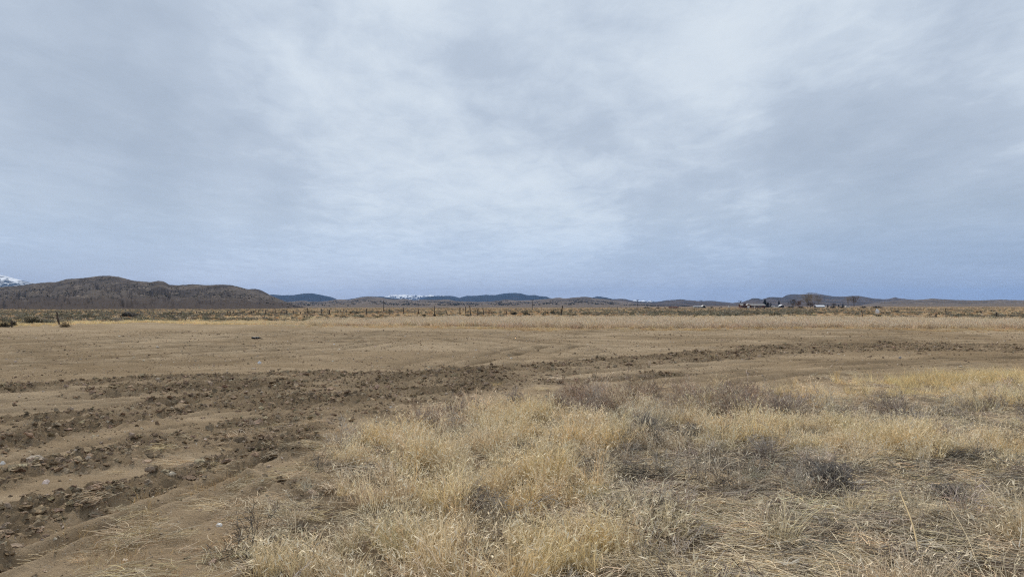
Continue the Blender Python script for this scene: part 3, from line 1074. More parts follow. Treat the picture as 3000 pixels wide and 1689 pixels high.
def scatter(name, P, rot, scl, idx, tint, variants, label=None):
    me = make_mesh(name, P, [], {'rot': ('FLOAT_VECTOR', rot), 'scl': ('FLOAT', scl), 'vid': ('INT', idx), 'tint': ('FLOAT_COLOR', tint)})
    o = link(name, me)
    g = bpy.data.node_groups.new(name + '_scatter', 'GeometryNodeTree')
    g.interface.new_socket('Geometry', in_out='INPUT', socket_type='NodeSocketGeometry')
    g.interface.new_socket('Geometry', in_out='OUTPUT', socket_type='NodeSocketGeometry')
    gi, go = g.nodes.new('NodeGroupInput'), g.nodes.new('NodeGroupOutput')
    j = g.nodes.new('GeometryNodeJoinGeometry')
    for v in reversed(variants):
        oi = g.nodes.new('GeometryNodeObjectInfo')
        oi.inputs['Object'].default_value = v
        oi.inputs['As Instance'].default_value = True
        g.links.new(oi.outputs['Geometry'], j.inputs[0])
    ip = g.nodes.new('GeometryNodeInstanceOnPoints')
    g.links.new(gi.outputs[0], ip.inputs['Points'])
    g.links.new(j.outputs[0], ip.inputs['Instance'])
    ip.inputs['Pick Instance'].default_value = True

    def attr(nm, typ):
        a = g.nodes.new('GeometryNodeInputNamedAttribute')
        a.data_type = typ
        a.inputs['Name'].default_value = nm
        return a.outputs[0]
    g.links.new(attr('vid', 'INT'), ip.inputs['Instance Index'])
    e2r = g.nodes.new('FunctionNodeEulerToRotation')
    g.links.new(attr('rot', 'FLOAT_VECTOR'), e2r.inputs[0])
    g.links.new(e2r.outputs[0], ip.inputs['Rotation'])
    g.links.new(attr('scl', 'FLOAT'), ip.inputs['Scale'])
    g.links.new(ip.outputs[0], go.inputs[0])
    md = o.modifiers.new('scatter', 'NODES')
    md.node_group = g
    tag(o, label, None, None, 'stuff')
    return o


def cand(n, y0, y1, half=1.2, power=1.0):
    n = int(n * half / 0.82)
    """random ground points in the wedge ahead, uniform per area (power=1) or thinning out with distance"""
    u = rng.uniform(0, 1, n)
    e = 2.0 * power
    Y = (y0 ** e + u * (y1 ** e - y0 ** e)) ** (1 / e)
    X = rng.uniform(-half, half, n) * Y
    return X, Y


def blobs(px, py, lst):
    s = np.zeros(px.shape)
    for (cx, cy, sx, sy, a) in lst:
        s = s + a * np.exp(-((px - cx * K) / (sx * K)) ** 2 - ((py - cy * K) / (sy * K)) ** 2)
    return s


def tints(n, pal, w=None, jit=0.12):
    pal = np.array(pal, float)
    i = rng.choice(len(pal), n, p=None if w is None else np.array(w) / np.sum(w))
    return np.clip(pal[i] * (1 + rng.normal(0, jit, (n, 1))) * (1 + rng.normal(0, 0.03, (n, 3))), 0.01, 0.95)


def rots(n, tilt=0.1):
    return np.stack([rng.normal(0, tilt, n), rng.normal(0, tilt, n), rng.uniform(0, 2 * np.pi, n)], -1)


V_GRASS = veg_mat('dry_grass_blades', None, 0.18, 0.55)
V_TWIG = veg_mat('dead_twigs', None, 0.08, 0.60)
V_LEAF = veg_mat('brush_leaves', None, 0.15, 0.55)

GOLD = [(.72, .56, .32), (.66, .49, .245), (.76, .62, .39), (.66, .54, .34)]
PALE = [(.70, .59, .40), (.62, .52, .36), (.74, .64, .46)]
GREY = [(.46, .40, .33), (.39, .335, .28), (.54, .47, .38)]
BROWN = [(.42, .32, .245), (.36, .27, .205), (.48, .38, .29)]
DARK = [(.17, .14, .115), (.21, .175, .145), (.14, .115, .095)]

# layout of the foreground plants, in 2576-px photo coordinates (cx, cy, sx, sy, amount)
GOLDB = [(2850, 1180, 180, 50, .9), (3100, 1120, 200, 40, .8), (3300, 1250, 250, 70, .6), (1310, 1095, 190, 60, 1.0), (960, 1120, 70, 22, .9), (1180, 1200, 240, 60, .55), (1290, 1290, 170, 60, 1.0), (1130, 1385, 260, 80, .9), (1480, 1230, 110, 35, .6), (1560, 1390, 190, 60, .75),
         (1950, 1092, 280, 26, .9), (2250, 1128, 200, 30, .7), (2480, 1150, 130, 36, .8), (860, 1420, 90, 90, .7), (1750, 1060, 130, 30, .6), (2060, 1110, 160, 25, .6), (1640, 1240, 60, 30, .4), (2080, 1400, 160, 40, .4), (2420, 1395, 120, 45, .35), (1850, 1250, 90, 30, .35), (2330, 1200, 120, 20, .4), (2150, 1300, 90, 25, .3),
         (1400, 1180, 120, 30, .5)]
GREYB = [(1650, 1090, 110, 30, 1.0), (1350, 1180, 90, 28, .7), (1750, 1190, 200, 55, 1.0), (2050, 1210, 200, 50, .6), (2350, 1260, 300, 80, .45), (1900, 1330, 220, 80, .35), (2200, 1055, 320, 25, .35), (780, 1210, 80, 40, .6),
         (760, 1330, 70, 70, .7), (1550, 1280, 130, 40, .6), (1060, 1300, 80, 40, .4), (2450, 1040, 160, 14, .3), (1100, 1100, 110, 18, .45), (1300, 1410, 120, 30, .5), (2300, 1400, 350, 70, .35)]
BROWNB = [(2900, 1030, 150, 20, .6), (1080, 1058, 75, 30, 1.2), (1400, 1005, 110, 30, 1.2), (1560, 1010, 90, 35, 1.2), (1580, 985, 60, 20, 1.0), (1750, 1000, 90, 30, 1.0), (1880, 1030, 130, 28, 1.2), (2250, 1040, 200, 16, .45), (2480, 1020, 90, 14, .5), (1480, 1040, 90, 20, .8)]
FLATB = [(2950, 1280, 300, 120, .8), (3400, 1350, 400, 150, .8), (2950, 1070, 300, 30, .6), (2250, 1290, 330, 120, .8), (2450, 1220, 220, 70, 1.0), (1850, 1300, 220, 110, .8), (2100, 1420, 330, 60, .8), (720, 1330, 70, 110, .4), (1650, 1230, 160, 40, .5), (2300, 1075, 350, 35, .7)]


def foreground():
    # --- golden cheatgrass
    G = [cheat_tuft('grass_tuft_shape', V_GRASS, n=62, rad=rng.uniform(.06, .11), h0=.06, h1=rng.uniform(.20, .36), lean=rng.uniform(.2, .5), w=.0034, heads=1.5, headlen=(.022, .042), headw=.0072) for _ in range(9)]
    X, Y = cand(42000, 3.3, 17.5)
    px, py = to_px(X, Y)
    ve = veg_edge(px)
    n = fbm(X * 1.3, Y * 1.3, 3, 101)
    n2 = fbm(X * 4, Y * 4, 2, 103)
    g = blobs(px, py, GOLDB)
    f = blobs(px, py, FLATB)
    gr = blobs(px, py, GREYB)
    br = blobs(px, py, BROWNB)
    inside = sstep(py + 70 * n, ve + 0, ve + 60)
    n3 = fbm(X * 2.6 + 9, Y * 2.6, 2, 107)
    p = inside * np.clip((0.08 + 0.75 * g + 0.35 * n + 0.2 * n2 - 0.30 * f - .25 * br - .25 * gr) * sstep(n3 + .6 * n2, -.22, .22), 0.012, 1)
    keep = rng.uniform(0, 1, len(X)) < p
    X, Y, g, n, gr = X[keep], Y[keep], g[keep], n[keep], gr[keep]
    m = len(X)
    t = tints(m, GOLD)
    tp = tints(m, PALE)
    tg = tints(m, GREY)
    wgt = np.clip(1.05 - g * .8 - n * .8 + .6 * fbm(X * 3.3, Y * 3.3, 2, 109), 0, .95)[:, None]
    t = t * (1 - wgt) + tp * wgt
    wg2 = np.clip(gr - g * .7, 0, .7)[:, None]
    t = t * (1 - wg2) + tg * wg2
    # neighbouring tufts lean the same way
    rt_ = np.stack([.42 * fbm(X * .9, Y * .9, 2, 301) + rng.normal(0, .1, m), .42 * fbm(X * .9 + 7, Y * .9, 2, 303) + rng.normal(0, .1, m), rng.uniform(0, 6.28, m)], -1)
    scatter('dry_grass', np.stack([X, Y, ground_h(X, Y)], -1), rt_, rng.uniform(.55, 1.25, m) * (1 + .45 * n), rng.integers(0, len(G), m), t, G,
            'golden dry cheatgrass standing in the foreground at lower right')
    # --- grey weeds
    W = [weed_mesh('weed_shape', V_TWIG, n_main=11, height=.17, width=.22, levels=2, kids=4, r0=.0022, curl=.9, flat=1.0, minr=.0012) for _ in range(6)]
    X, Y = cand(16000, 3.3, 17.5)
    px, py = to_px(X, Y)
    ve = veg_edge(px)
    n = fbm(X * 1.3, Y * 1.3, 3, 111)
    p = sstep(py + 60 * n, ve - 15, ve + 40) * np.clip(.07 + .45 * blobs(px, py, GREYB) + 1.5 * blobs(px, py, BROWNB) + .3 * n, 0.02, 2.2)
    keep = rng.uniform(0, 1, len(X)) < p * .36 * sstep(fbm(X * 2.4, Y * 2.4, 2, 113), -.5, .25)
    X, Y, px, py = X[keep], Y[keep], px[keep], py[keep]
    m = len(X)
    b = np.clip(blobs(px, py, BROWNB), 0, 1)[:, None]
    t = tints(m, GREY + [DARK[1]]) * (1 - b) + tints(m, BROWN) * b
    scatter('dead_weeds', np.stack([X, Y, ground_h(X, Y)], -1), rots(m, .2), rng.uniform(.6, 1.35, m) * (1 + .45 * b[:, 0]), rng.integers(0, len(W), m), t, W,
            'grey and brown dead weeds tangled among the foreground grass')
    # --- flattened straw and stems
    T = [straw_mat_mesh('straw_shape', V_TWIG, bias=b, spread=s, hz=h) for b, s, h in ((0.0, .35, .05), (0.2, .5, .09), (0, 3, .07), (-.3, .4, .05), (0, 3, .10), (.1, .8, .06))]
    X, Y = cand(26000, 3.2, 19)
    px, py = to_px(X, Y)
    ve = veg_edge(px)
    n = fbm(X * 1.1, Y * 1.1, 3, 121)
    p = sstep(py + 80 * n, ve - 40, ve + 60) * np.clip(.22 + .8 * blobs(px, py, FLATB) + .3 * n, .06, 1) * np.where(px < 1000, .55, 1)
    keep = rng.uniform(0, 1, len(X)) < p * .62
    X, Y, px, py = X[keep], Y[keep], px[keep], py[keep]
    m = len(X)
    t = tints(m, [(.70, .56, .36), (.60, .49, .34), (.46, .38, .29), (.78, .65, .44), (.30, .245, .19)], [3, 3, 2, 2.4, 1.4])
    rz = rng.normal(-.12, .5, m)
    rot = np.stack([rng.normal(0, .06, m), rng.normal(0, .06, m), rz], -1)
    scatter('straw_litter', np.stack([X, Y, ground_h(X, Y) + .004], -1), rot, rng.uniform(.5, 1.1, m) * np.where(px < 1000, .7, 1), rng.integers(0, len(T), m), t, T,
            'flattened grey straw and broken stems lying over the soil at lower right')
    # --- dark matted stems in the hollows between the tufts
    X, Y = cand(9000, 3.2, 16)
    px, py = to_px(X, Y)
    n = fbm(X * 1.5, Y * 1.5, 3, 125)
    p = sstep(py + 60 * n, veg_edge(px), veg_edge(px) + 60) * np.clip(.8 * blobs(px, py, FLATB) + .35 * blobs(px, py, GREYB) + .12, 0, 1) * sstep(n, .0, .35)
    keep = rng.uniform(0, 1, len(X)) < p * np.where(px < 1050, .22, .42)
    X, Y = X[keep], Y[keep]
    m = len(X)
    scatter('matted_stems', np.stack([X, Y, ground_h(X, Y) + .03], -1), rots(m, .12), rng.uniform(.7, 1.3, m), rng.integers(0, len(T), m), tints(m, DARK + [(.24, .2, .165)]), T,
            'dark matted dead stems in the hollows of the foreground grass')
    # --- windblown yellow bunches along the far side of the foreground patch (right)
    B = [cheat_tuft('blown_grass_shape', V_GRASS, n=90, rad=.16, h0=.08, h1=.24, w=.004, lean=.7, heads=.4) for _ in range(4)]
    X, Y = cand(26000, 9, 22)
    px, py = to_px(X, Y)
    n = fbm(X * .9, Y * .9, 3, 131)
    bl = blobs(px, py, [(2270, 966, 130, 5, .8), (2750, 950, 150, 9, 1.0), (3050, 945, 200, 9, .8), (2500, 958, 110, 7, 1.1), (2350, 988, 180, 4, .35), (2520, 1012, 90, 14, .9), (2050, 992, 110, 4, .5), (2360, 958, 110, 4, .8), (2150, 998, 90, 4, .3)])
    keep = rng.uniform(0, 1, len(X)) < np.clip(1.1 * bl * (.7 + 1.4 * n), 0, 1)
    X, Y = X[keep], Y[keep]
    m = len(X)
    rot = rots(m, .1)
    rot[:, 1] += .40
    rot[:, 2] = rng.normal(0, .5, m)
    scatter('windblown_grass', np.stack([X, Y, ground_h(X, Y)], -1), rot, rng.uniform(.7, 1.2, m), rng.integers(0, 4, m), tints(m, [(.80, .66, .40), (.74, .59, .33), (.84, .71, .46)]), B,
            'pale yellow windblown grass edging the dirt field at right')
    # --- sparse straw and sprouts on the dirt, lower left
    X, Y = cand(12000, 3.3, 15)
    px, py = to_px(X, Y)
    n = fbm(X * 1.0, Y * 1.0, 3, 141)
    bl = blobs(px, py, [(720, 1250, 90, 90, .9), (700, 1400, 90, 60, .8), (820, 1140, 60, 30, .7), (500, 1230, 140, 60, .8), (330, 1360, 130, 60, .7), (560, 1400, 200, 70, .8), (650, 1250, 110, 80, .8), (250, 1400, 150, 50, .6), (700, 1130, 120, 50, .5), (120, 1330, 120, 50, .35), (860, 1090, 90, 30, .6), (200, 905, 250, 12, .25), (480, 890, 160, 10, .35)])
    keep = rng.uniform(0, 1, len(X)) < np.clip(bl * (.6 + 1.3 * n), 0, 1) * .55
    X, Y = X[keep], Y[keep]
    m = len(X)
    scatter('scattered_straw', np.stack([X, Y, ground_h(X, Y) + .003], -1), np.stack([rng.normal(0, .05, m), rng.normal(0, .05, m), rng.normal(.5, .6, m)], -1), rng.uniform(.35, .8, m), rng.integers(0, len(T), m),
            tints(m, [(.52, .40, .24), (.58, .46, .29), (.44, .35, .24)]), T, 'loose straw strewn over the churned dirt at lower left')
    Sp = [cheat_tuft('sprout_shape', V_GRASS, n=26, rad=.09, h0=.03, h1=.10, w=.002, lean=.5, heads=1.5, headlen=(.006, .014), headw=.003) for _ in range(4)]
    X, Y = cand(9000, 3.3, 9)
    px, py = to_px(X, Y)
    n = fbm(X * 1.6, Y * 1.6, 3, 151)
    bl = blobs(px, py, [(350, 1340, 110, 45, .9), (560, 1390, 170, 60, .8), (640, 1230, 90, 50, .5), (260, 1400, 90, 40, .6), (470, 1230, 90, 30, .4)])
    keep = rng.uniform(0, 1, len(X)) < np.clip(bl * (.5 + 1.4 * n), 0, 1) * .7
    X, Y = X[keep], Y[keep]
    m = len(X)
    scatter('short_dry_sprouts', np.stack([X, Y, ground_h(X, Y)], -1), rots(m, .2), rng.uniform(.6, 1.3, m), rng.integers(0, 4, m), tints(m, [(.42, .29, .14), (.48, .36, .19), (.38, .28, .17)]), Sp,
            'short tan sprouts growing between the ruts at lower left')


def clod_mesh(name, mat, sub=2, amp=.35, flat=.6, seed=0):
    import bmesh
    bm = bmesh.new()
    bmesh.ops.create_icosphere(bm, subdivisions=sub, radius=1.0)
    bm.normal_update()
    co = np.array([v.co[:] for v in bm.verts])
    d = 1 + amp * fbm(co[:, 0] * 1.1 + co[:, 2] * .7 + seed, co[:, 1] * 1.1 - co[:, 2] * .9, 3, seed)
    co = co * d[:, None]
    co[:, 2] *= flat
    co[:, 2] = np.where(co[:, 2] < -.25, -.25, co[:, 2])
    for v, c in zip(bm.verts, co):
        v.co = c
    me = bpy.data.meshes.new(name)
    bm.to_mesh(me)
    bm.free()
    return hidden(name, me, mat)


def soil_clods():
    m_, t = new_mat('clod_soil')
    a = N(t, 'ShaderNodeAttribute', attribute_type='INSTANCER', attribute_name='tint')
    g = N(t, 'ShaderNodeNewGeometry')
    n = noise_n(t, g.outputs['Position'], 60, 4, .65)
    hs = N(t, 'ShaderNodeHueSaturation')
    L(t, a.outputs['Color'], hs.inputs['Color'])
    L(t, maprange(t, n, .3, .7, .7, 1.3), hs.inputs['Value'])
    d = N(t, 'ShaderNodeBsdfDiffuse')
    L(t, hs.outputs[0], d.inputs[0])
    bp = N(t, 'ShaderNodeBump')
    bp.inputs['Distance'].default_value = .012
    L(t, n, bp.inputs['Height'])
    L(t, bp.outputs[0], d.inputs['Normal'])
    o = N(t, 'ShaderNodeOutputMaterial')
    L(t, d.outputs[0], o.inputs[0])
    C = [clod_mesh('clod_shape', m_, 2, .85, f, 200 + i) for i, f in enumerate((.55, .4, .7, .5, .35, .6))]
    # churned earth
    X, Y = cand(420000, 3.2, 34, 1.2, .62)
    c = churn_mask(X, Y)
    n = fbm(X * 2.2, Y * 2.2, 2, 161)
    keep = rng.uniform(0, 1, len(X)) < np.clip(c * (.6 + 1.0 * n), 0, 1) * .9
    X, Y = X[keep], Y[keep]
    m = len(X)
    s = np.clip(rng.lognormal(-4.35, .65, m), .005, .050) * (1 + .012 * np.clip(Y - 6, 0, 20))
    rot = np.stack([rng.normal(0, .35, m), rng.normal(0, .35, m), rng.uniform(0, 6.28, m)], -1)
    scatter('dirt_clods', np.stack([X, Y, ground_h(X, Y) + s * .04], -1), rot, s, rng.integers(0, 6, m), tints(m, [(.27, .20, .132), (.32, .238, .16), (.21, .155, .102), (.37, .285, .195)], [3, 3, 2, 1.5]), C,
            'broken clods of earth in the churned wheel tracks')
    # pebbles and crumbs on the smooth dirt
    X, Y = cand(140000, 3.2, 44, 1.2, .62)
    px, py = to_px(X, Y)
    keep = (py < veg_edge(px) + 60) & (py > strip_rows(px)[0] + 2) & (rng.uniform(0, 1, len(X)) < np.clip(.5 + .9 * fbm(X * .5, Y * .5, 3, 165), .12, 1))
    X, Y = X[keep], Y[keep]
    m = len(X)
    s = np.clip(rng.lognormal(-5.15, .6, m), .003, .030) * (1 + .02 * np.clip(Y - 6, 0, 30))
    scatter('pebbles', np.stack([X, Y, ground_h(X, Y) + s * .1], -1), rots(m, .4), s, rng.integers(0, 6, m),
            tints(m, [(.36, .27, .18), (.50, .41, .32), (.66, .58, .48), (.22, .16, .11), (.42, .33, .23)], [3, 1.0, .35, 2.6, 2.5]), C, 'small pebbles and crumbs strewn over the bare dirt field')


def far_plants():
    # tall dry grass strip beyond the dirt field
    G = [cheat_tuft('strip_grass_shape', V_GRASS, n=60, rad=.30, h0=.14, h1=.46, w=.015, lean=.34, heads=.8, headlen=(.05, .11), headw=.024) for _ in range(6)]
    X, Y = cand(60000, 42, 86, 1.2, .8)
    px, py = to_px(X, Y)
    fr, bk = strip_rows(px)
    n = fbm(X / 4, Y / 4, 3, 171)
    n2 = fbm(X / 1.2, Y / 1.2, 2, 173)
    p = sstep(fr - py + 3 * n, 0, 3) * sstep(py - bk + 5 * n, -2, 4) * np.clip(.68 + .8 * n + .5 * n2, .05, 1)
    keep = rng.uniform(0, 1, len(X)) < p
    X, Y, px, py, n = X[keep], Y[keep], px[keep], py[keep], n[keep]
    m = len(X)
    t = tints(m, [(.62, .50, .36), (.56, .45, .32), (.68, .55, .37), (.48, .38, .28)])
    k = np.clip(sstep(py, 950, 962) * sstep(px, 1000, 1500) * .5 + .5 * fbm(X / 7, Y / 7, 2, 177), 0, .8)[:, None]
    t = t * (1 - k) + tints(m, [(.52, .40, .30), (.48, .37, .27)]) * k
    kl = (1 - sstep(px, 500, 1100))[:, None]
    t = t * (1 - kl) + tints(m, [(.76, .62, .35), (.70, .55, .30)]) * kl
    low = np.where(px < 900, .62, 1.0) * (.75 + .35 * sstep(px, 900, 1500))
    scatter('tall_dry_grass', np.stack([X, Y, ground_h(X, Y)], -1), rots(m, .14), rng.uniform(.65, 1.15, m) * low, rng.integers(0, 6, m), t, G, 'band of tall pale dry grass along the far edge of the dirt field')
    # a short ochre fringe
    X, Y = cand(30000, 38, 56, 1.2, 1)
    px, py = to_px(X, Y)
    fr, bk = strip_rows(px)
    n = fbm(X / 3, Y / 3, 3, 181)
    p = np.exp(-((py - fr - 2.0 - 3 * n) / 2.2) ** 2) * sstep(px, 700, 1600) * np.clip(.6 + n, 0, 1)
    keep = rng.uniform(0, 1, len(X)) < p
    X, Y = X[keep], Y[keep]
    m = len(X)
    scatter('short_dry_grass', np.stack([X, Y, ground_h(X, Y)], -1), rots(m, .1), rng.uniform(.22, .42, m), rng.integers(0, 6, m), tints(m, [(.55, .40, .21), (.50, .36, .20), (.58, .45, .26)]), G,
            'thin ochre fringe of short grass where the dirt field ends')
    # rabbitbrush and sage on the plain
    Bq = [leafy_clump('brush_shape', V_LEAF, n=95, rx=.46, rz=.30, leaf=.085) for _ in range(4)] + [cheat_tuft('bunch_shape', V_LEAF, n=50, rad=.22, h0=.10, h1=.34, w=.018, lean=.4, heads=.5, headlen=(.05, .1), headw=.03) for _ in range(3)]
    X, Y = cand(95000, 58, 900, 1.2, .36)
    px, py = to_px(X, Y)
    fr, bk = strip_rows(px)
    n = fbm(X / 22, Y / 40, 3, 191)
    n2 = fbm(X / 7, Y / 6, 2, 193)
    p = sstep(bk - py + 2 * n2, -2, 1.5) * np.clip(.62 + .5 * n + .5 * n2, .05, 1)
    keep = rng.uniform(0, 1, len(X)) < p
    X, Y, px, py, n, n2 = X[keep], Y[keep], px[keep], py[keep], n[keep], n2[keep]
    m = len(X)
    z = base_h(X, Y)
    row = HOR + FPX * (EYE - z) / Y
    sage = .12 + .55 * np.exp(-((px - 150) / 420) ** 2 - ((row - 930) / 18) ** 2) + .75 * np.exp(-((px - 2050) / 330) ** 2 - ((row - 917) / 9) ** 2) + .25 * n + .35 * n2 + .3 * np.exp(-((px - 2350) / 180) ** 2 - ((row - 906) / 4) ** 2)
    sage += .22 * np.exp(-((px - 600) / 300) ** 2 - ((row - 921) / 5) ** 2)
    band = fbm(X / 45, Y / 9, 3, 197)
    sage += .45 * band
    is_s = rng.uniform(0, 1, m) < np.clip(sage, 0.03, .95)
    t = np.where(is_s[:, None], tints(m, [(.20, .185, .135), (.26, .235, .175), (.15, .14, .10), (.32, .29, .225)]), tints(m, [(.55, .37, .20), (.62, .44, .25), (.48, .32, .175), (.68, .52, .33), (.40, .285, .18)]))
    kp = sstep(-band, .18, .42)[:, None] * ~is_s[:, None]
    t = t * (1 - kp) + tints(m, [(.78, .64, .42), (.72, .58, .37)]) * kp
    s = rng.uniform(.35, 1.0, m) * np.where(is_s, 1.1, .75)
    scatter('plain_brush', np.stack([X, Y, z - .02], -1), rots(m, .08), s, np.where(is_s, rng.integers(0, 4, m), rng.integers(0, 7, m)), t, Bq, 'orange-brown brush and dark sage covering the plain behind the field')


def hill_scrub():
    JN = [leafy_clump('juniper_shape', V_LEAF, n=60, rx=.62, rz=.85, leaf=.22, stem_n=4) for _ in range(3)]
    for gi, cnt, t0, t1, sz, nm, lab in ((0, 1500, .52, .96, 1.45, 'juniper_scrub', 'dark junipers dotted over the big brown hill at left'), (2, 2600, .45, .86, 3.2, 'juniper_scrub', 'dark junipers sprinkled over the low tan hills in the middle')):
        G3, T, XX = GRIDS[gi]
        fl, tf, xf = G3.reshape(-1, 3), T.ravel(), XX.ravel()
        c = fbm(xf / 45.0, tf * 7.0, 3, 205 + gi)
        w = ((tf > t0) & (tf < t1) & (xf > -150)) * np.clip(c + .25, 0, 1)
        i = rng.choice(len(fl), cnt, p=w / w.sum())
        P = fl[i] + np.stack([rng.normal(0, 2.0, cnt), np.zeros(cnt), np.full(cnt, -.3)], -1)
        scatter(nm, P, rots(cnt, .05), sz * rng.uniform(.45, 1.25, cnt), rng.integers(0, 3, cnt), tints(cnt, [(.045, .048, .036), (.06, .06, .045), (.035, .036, .03)]), JN, lab)


foreground()
hill_scrub()
soil_clods()
far_plants()

# ================================================================ countable things
M_wood = plain_mat('weathered_wood', (.062, .050, .042), .9, .4, 9, .01)
M_woodp = plain_mat('grey_wood', (.21, .18, .155), .9, .3, 9, .01)
M_steel = plain_mat('dark_steel', (.045, .042, .042), .6, .2, 8)
M_wire = plain_mat('rusty_wire', (.10, .075, .06), .6, .2, 8)


def mpp(Y):
    return Y / FPX


def post_mesh(h, r, lean=(0, 0), seed=0, n=7, steel=False):
    """an old split post: tapering, a bit crooked, with a slanted worn top"""
    rs = random.Random(seed)
    mb = MB()
    ks = 6
    pts, rad = [], []
    for i in range(ks):
        t = i / (ks - 1)
        w = 0 if steel else r * .35
        pts.append((lean[0] * t + rs.uniform(-w, w) * (t > 0), lean[1] * t + rs.uniform(-w, w) * (t > 0), -0.12 + (h + .12) * t))
        rad.append(r * (1.08 - .22 * t + (0 if steel else rs.uniform(-.08, .08))))
    mb.tube(pts, rad, n)
    top = [v for v in range(len(mb.V) - n, len(mb.V))]
    for v in top:
        x, y, z = mb.V[v]
        mb.V[v] = (x, y, z + (0 if steel else rs.uniform(-.05, .03) * min(1, h)))
    return mb


def post(px, base, top, label, topx=None, r=.06, mat=None, steel=False, group=None, at=None):
    x, y, z = place(px, base)
    h = max((base - top) * mpp(y), .15)
    lean = ((0 if topx is None else (topx - px) * mpp(y)), random.uniform(-.05, .05))
    o = post_mesh(h, r, lean, int(px)).build('fence_post', mat or M_wood)
    o.location = (x, y, z)
    tag(o, label, 'fence post', group or 'old posts of the ruined fence')
    return o


post(35, 957.5, 938, 'short dark post among bushes at the left edge of the photo', topx=33, r=.05)
post(173, 951, 913, 'leaning dark post beside a pale bush near the left hill', topx=167, r=.07)
post(1312, 926, 907, 'short post tilted strongly to the left between upright fence posts', topx=1306, r=.05)
post(1479, 923, 907, 'thin taller post of a close pair right of the wire fence', r=.035)
post(1484, 924, 910.5, 'thick shorter post of a close pair right of the wire fence', r=.06)
post(1531, 926, 915.5, 'short post with bent top in front of two round sagebrushes', topx=1533, r=.05)
post(1590, 923.5, 915, 'small tilted stub post left of the tall leaning post', topx=1592, r=.05)
post(1643, 925, 895, 'tallest thick post leaning to the right, alone in the grass', topx=1648, r=.085)
post(1711, 928, 922.5, 'low broken stump with a fallen log beside it', r=.06)
post(2167, 932, 924.5, 'short black stub standing alone in the pale grass below the brick house', r=.07)
post(2527, 928, 907, 'slim dark post left of the white bag', topx=2524.5, r=.05)
post(2572, 932.5, 921, 'stubby post carrying the snagged white bag', r=.075)
post(2742, 930, 917.5, 'dark stub just left of the thin steel post', r=.085)
post(2772, 933, 903, 'thin straight steel post standing at the right', topx=2770.5, r=.035, mat=M_steel, steel=True)
post(2919, 933.5, 915, 'farthest right dark stub in the tall grass', r=.10)
post(446.5, 917, 889, 'tall slim pale grey post right of the dark brush heap', r=.05, mat=M_woodp)
post(449.5, 917, 909, 'pale short stub touching the tall slim grey post', r=.05, mat=M_woodp)

# fallen log beside the stump
x, y, z = place(1714, 928)
mb = MB()
mb.tube([(0, 0, .04), (.10, .1, .10), (.22, .15, .18), (.33, .2, .27)], [.05, .055, .05, .035], 7)
o = mb.build('fallen_log', M_wood)
o.location = (x, y, z)
tag(o, 'short dark log propped beside the broken stump', 'log')


def fence_thing(name, label, cat, posts, rails=(), r=.05, wires=(), ref=None, mat=None):
    """posts [(px, base, top, topx)]; one thing with every post, rail and wire a part"""
    x0, y0, z0 = place(posts[0][0], posts[0][1])
    root = empty(name, (x0, y0, z0))
    tag(root, label, cat)
    tops = {}
    for i, (px, base, top, tx) in enumerate(posts):
        x, y, z = place(px, base)
        h = max((base - top) * mpp(y), .2)
        lean = ((tx - px) * mpp(y), random.uniform(-.06, .06))
        p = post_mesh(h, r * random.uniform(.8, 1.25), lean, i + int(px)).build('post', mat or M_wood, root)
        p.location = (x - x0, y - y0, z - z0)
        tops[i] = (x - x0, y - y0, z - z0, h, lean)

    def pt(i, f):
        a = tops[i]
        return (a[0] + a[4][0] * f, a[1] + a[4][1] * f - .05, a[2] + a[3] * f)
    for (i, fi, j, fj, rr) in rails:
        m2 = MB()
        a, b = pt(i, fi), pt(j, fj)
        mid = tuple((p + q) / 2 + (0, 0, -.03)[k_] for k_, (p, q) in enumerate(zip(a, b)))
        m2.tube([a, mid, b], [rr, rr * .95, rr * .9], 6)
        m2.build('rail', mat or M_wood, root)
    for (ids, f, rr) in wires:
        m2 = MB()
        pts = []
        for a, b in zip(ids[:-1], ids[1:]):
            A, B = pt(a, f), pt(b, f)
            pts += [A, tuple((p + q) / 2 + (0, 0, -.05)[k_] for k_, (p, q) in enumerate(zip(A, B)))]
        pts.append(pt(ids[-1], f))
        m2.tube(pts, [rr] * len(pts), 4)
        m2.build('wire', M_wire, root)
    return root


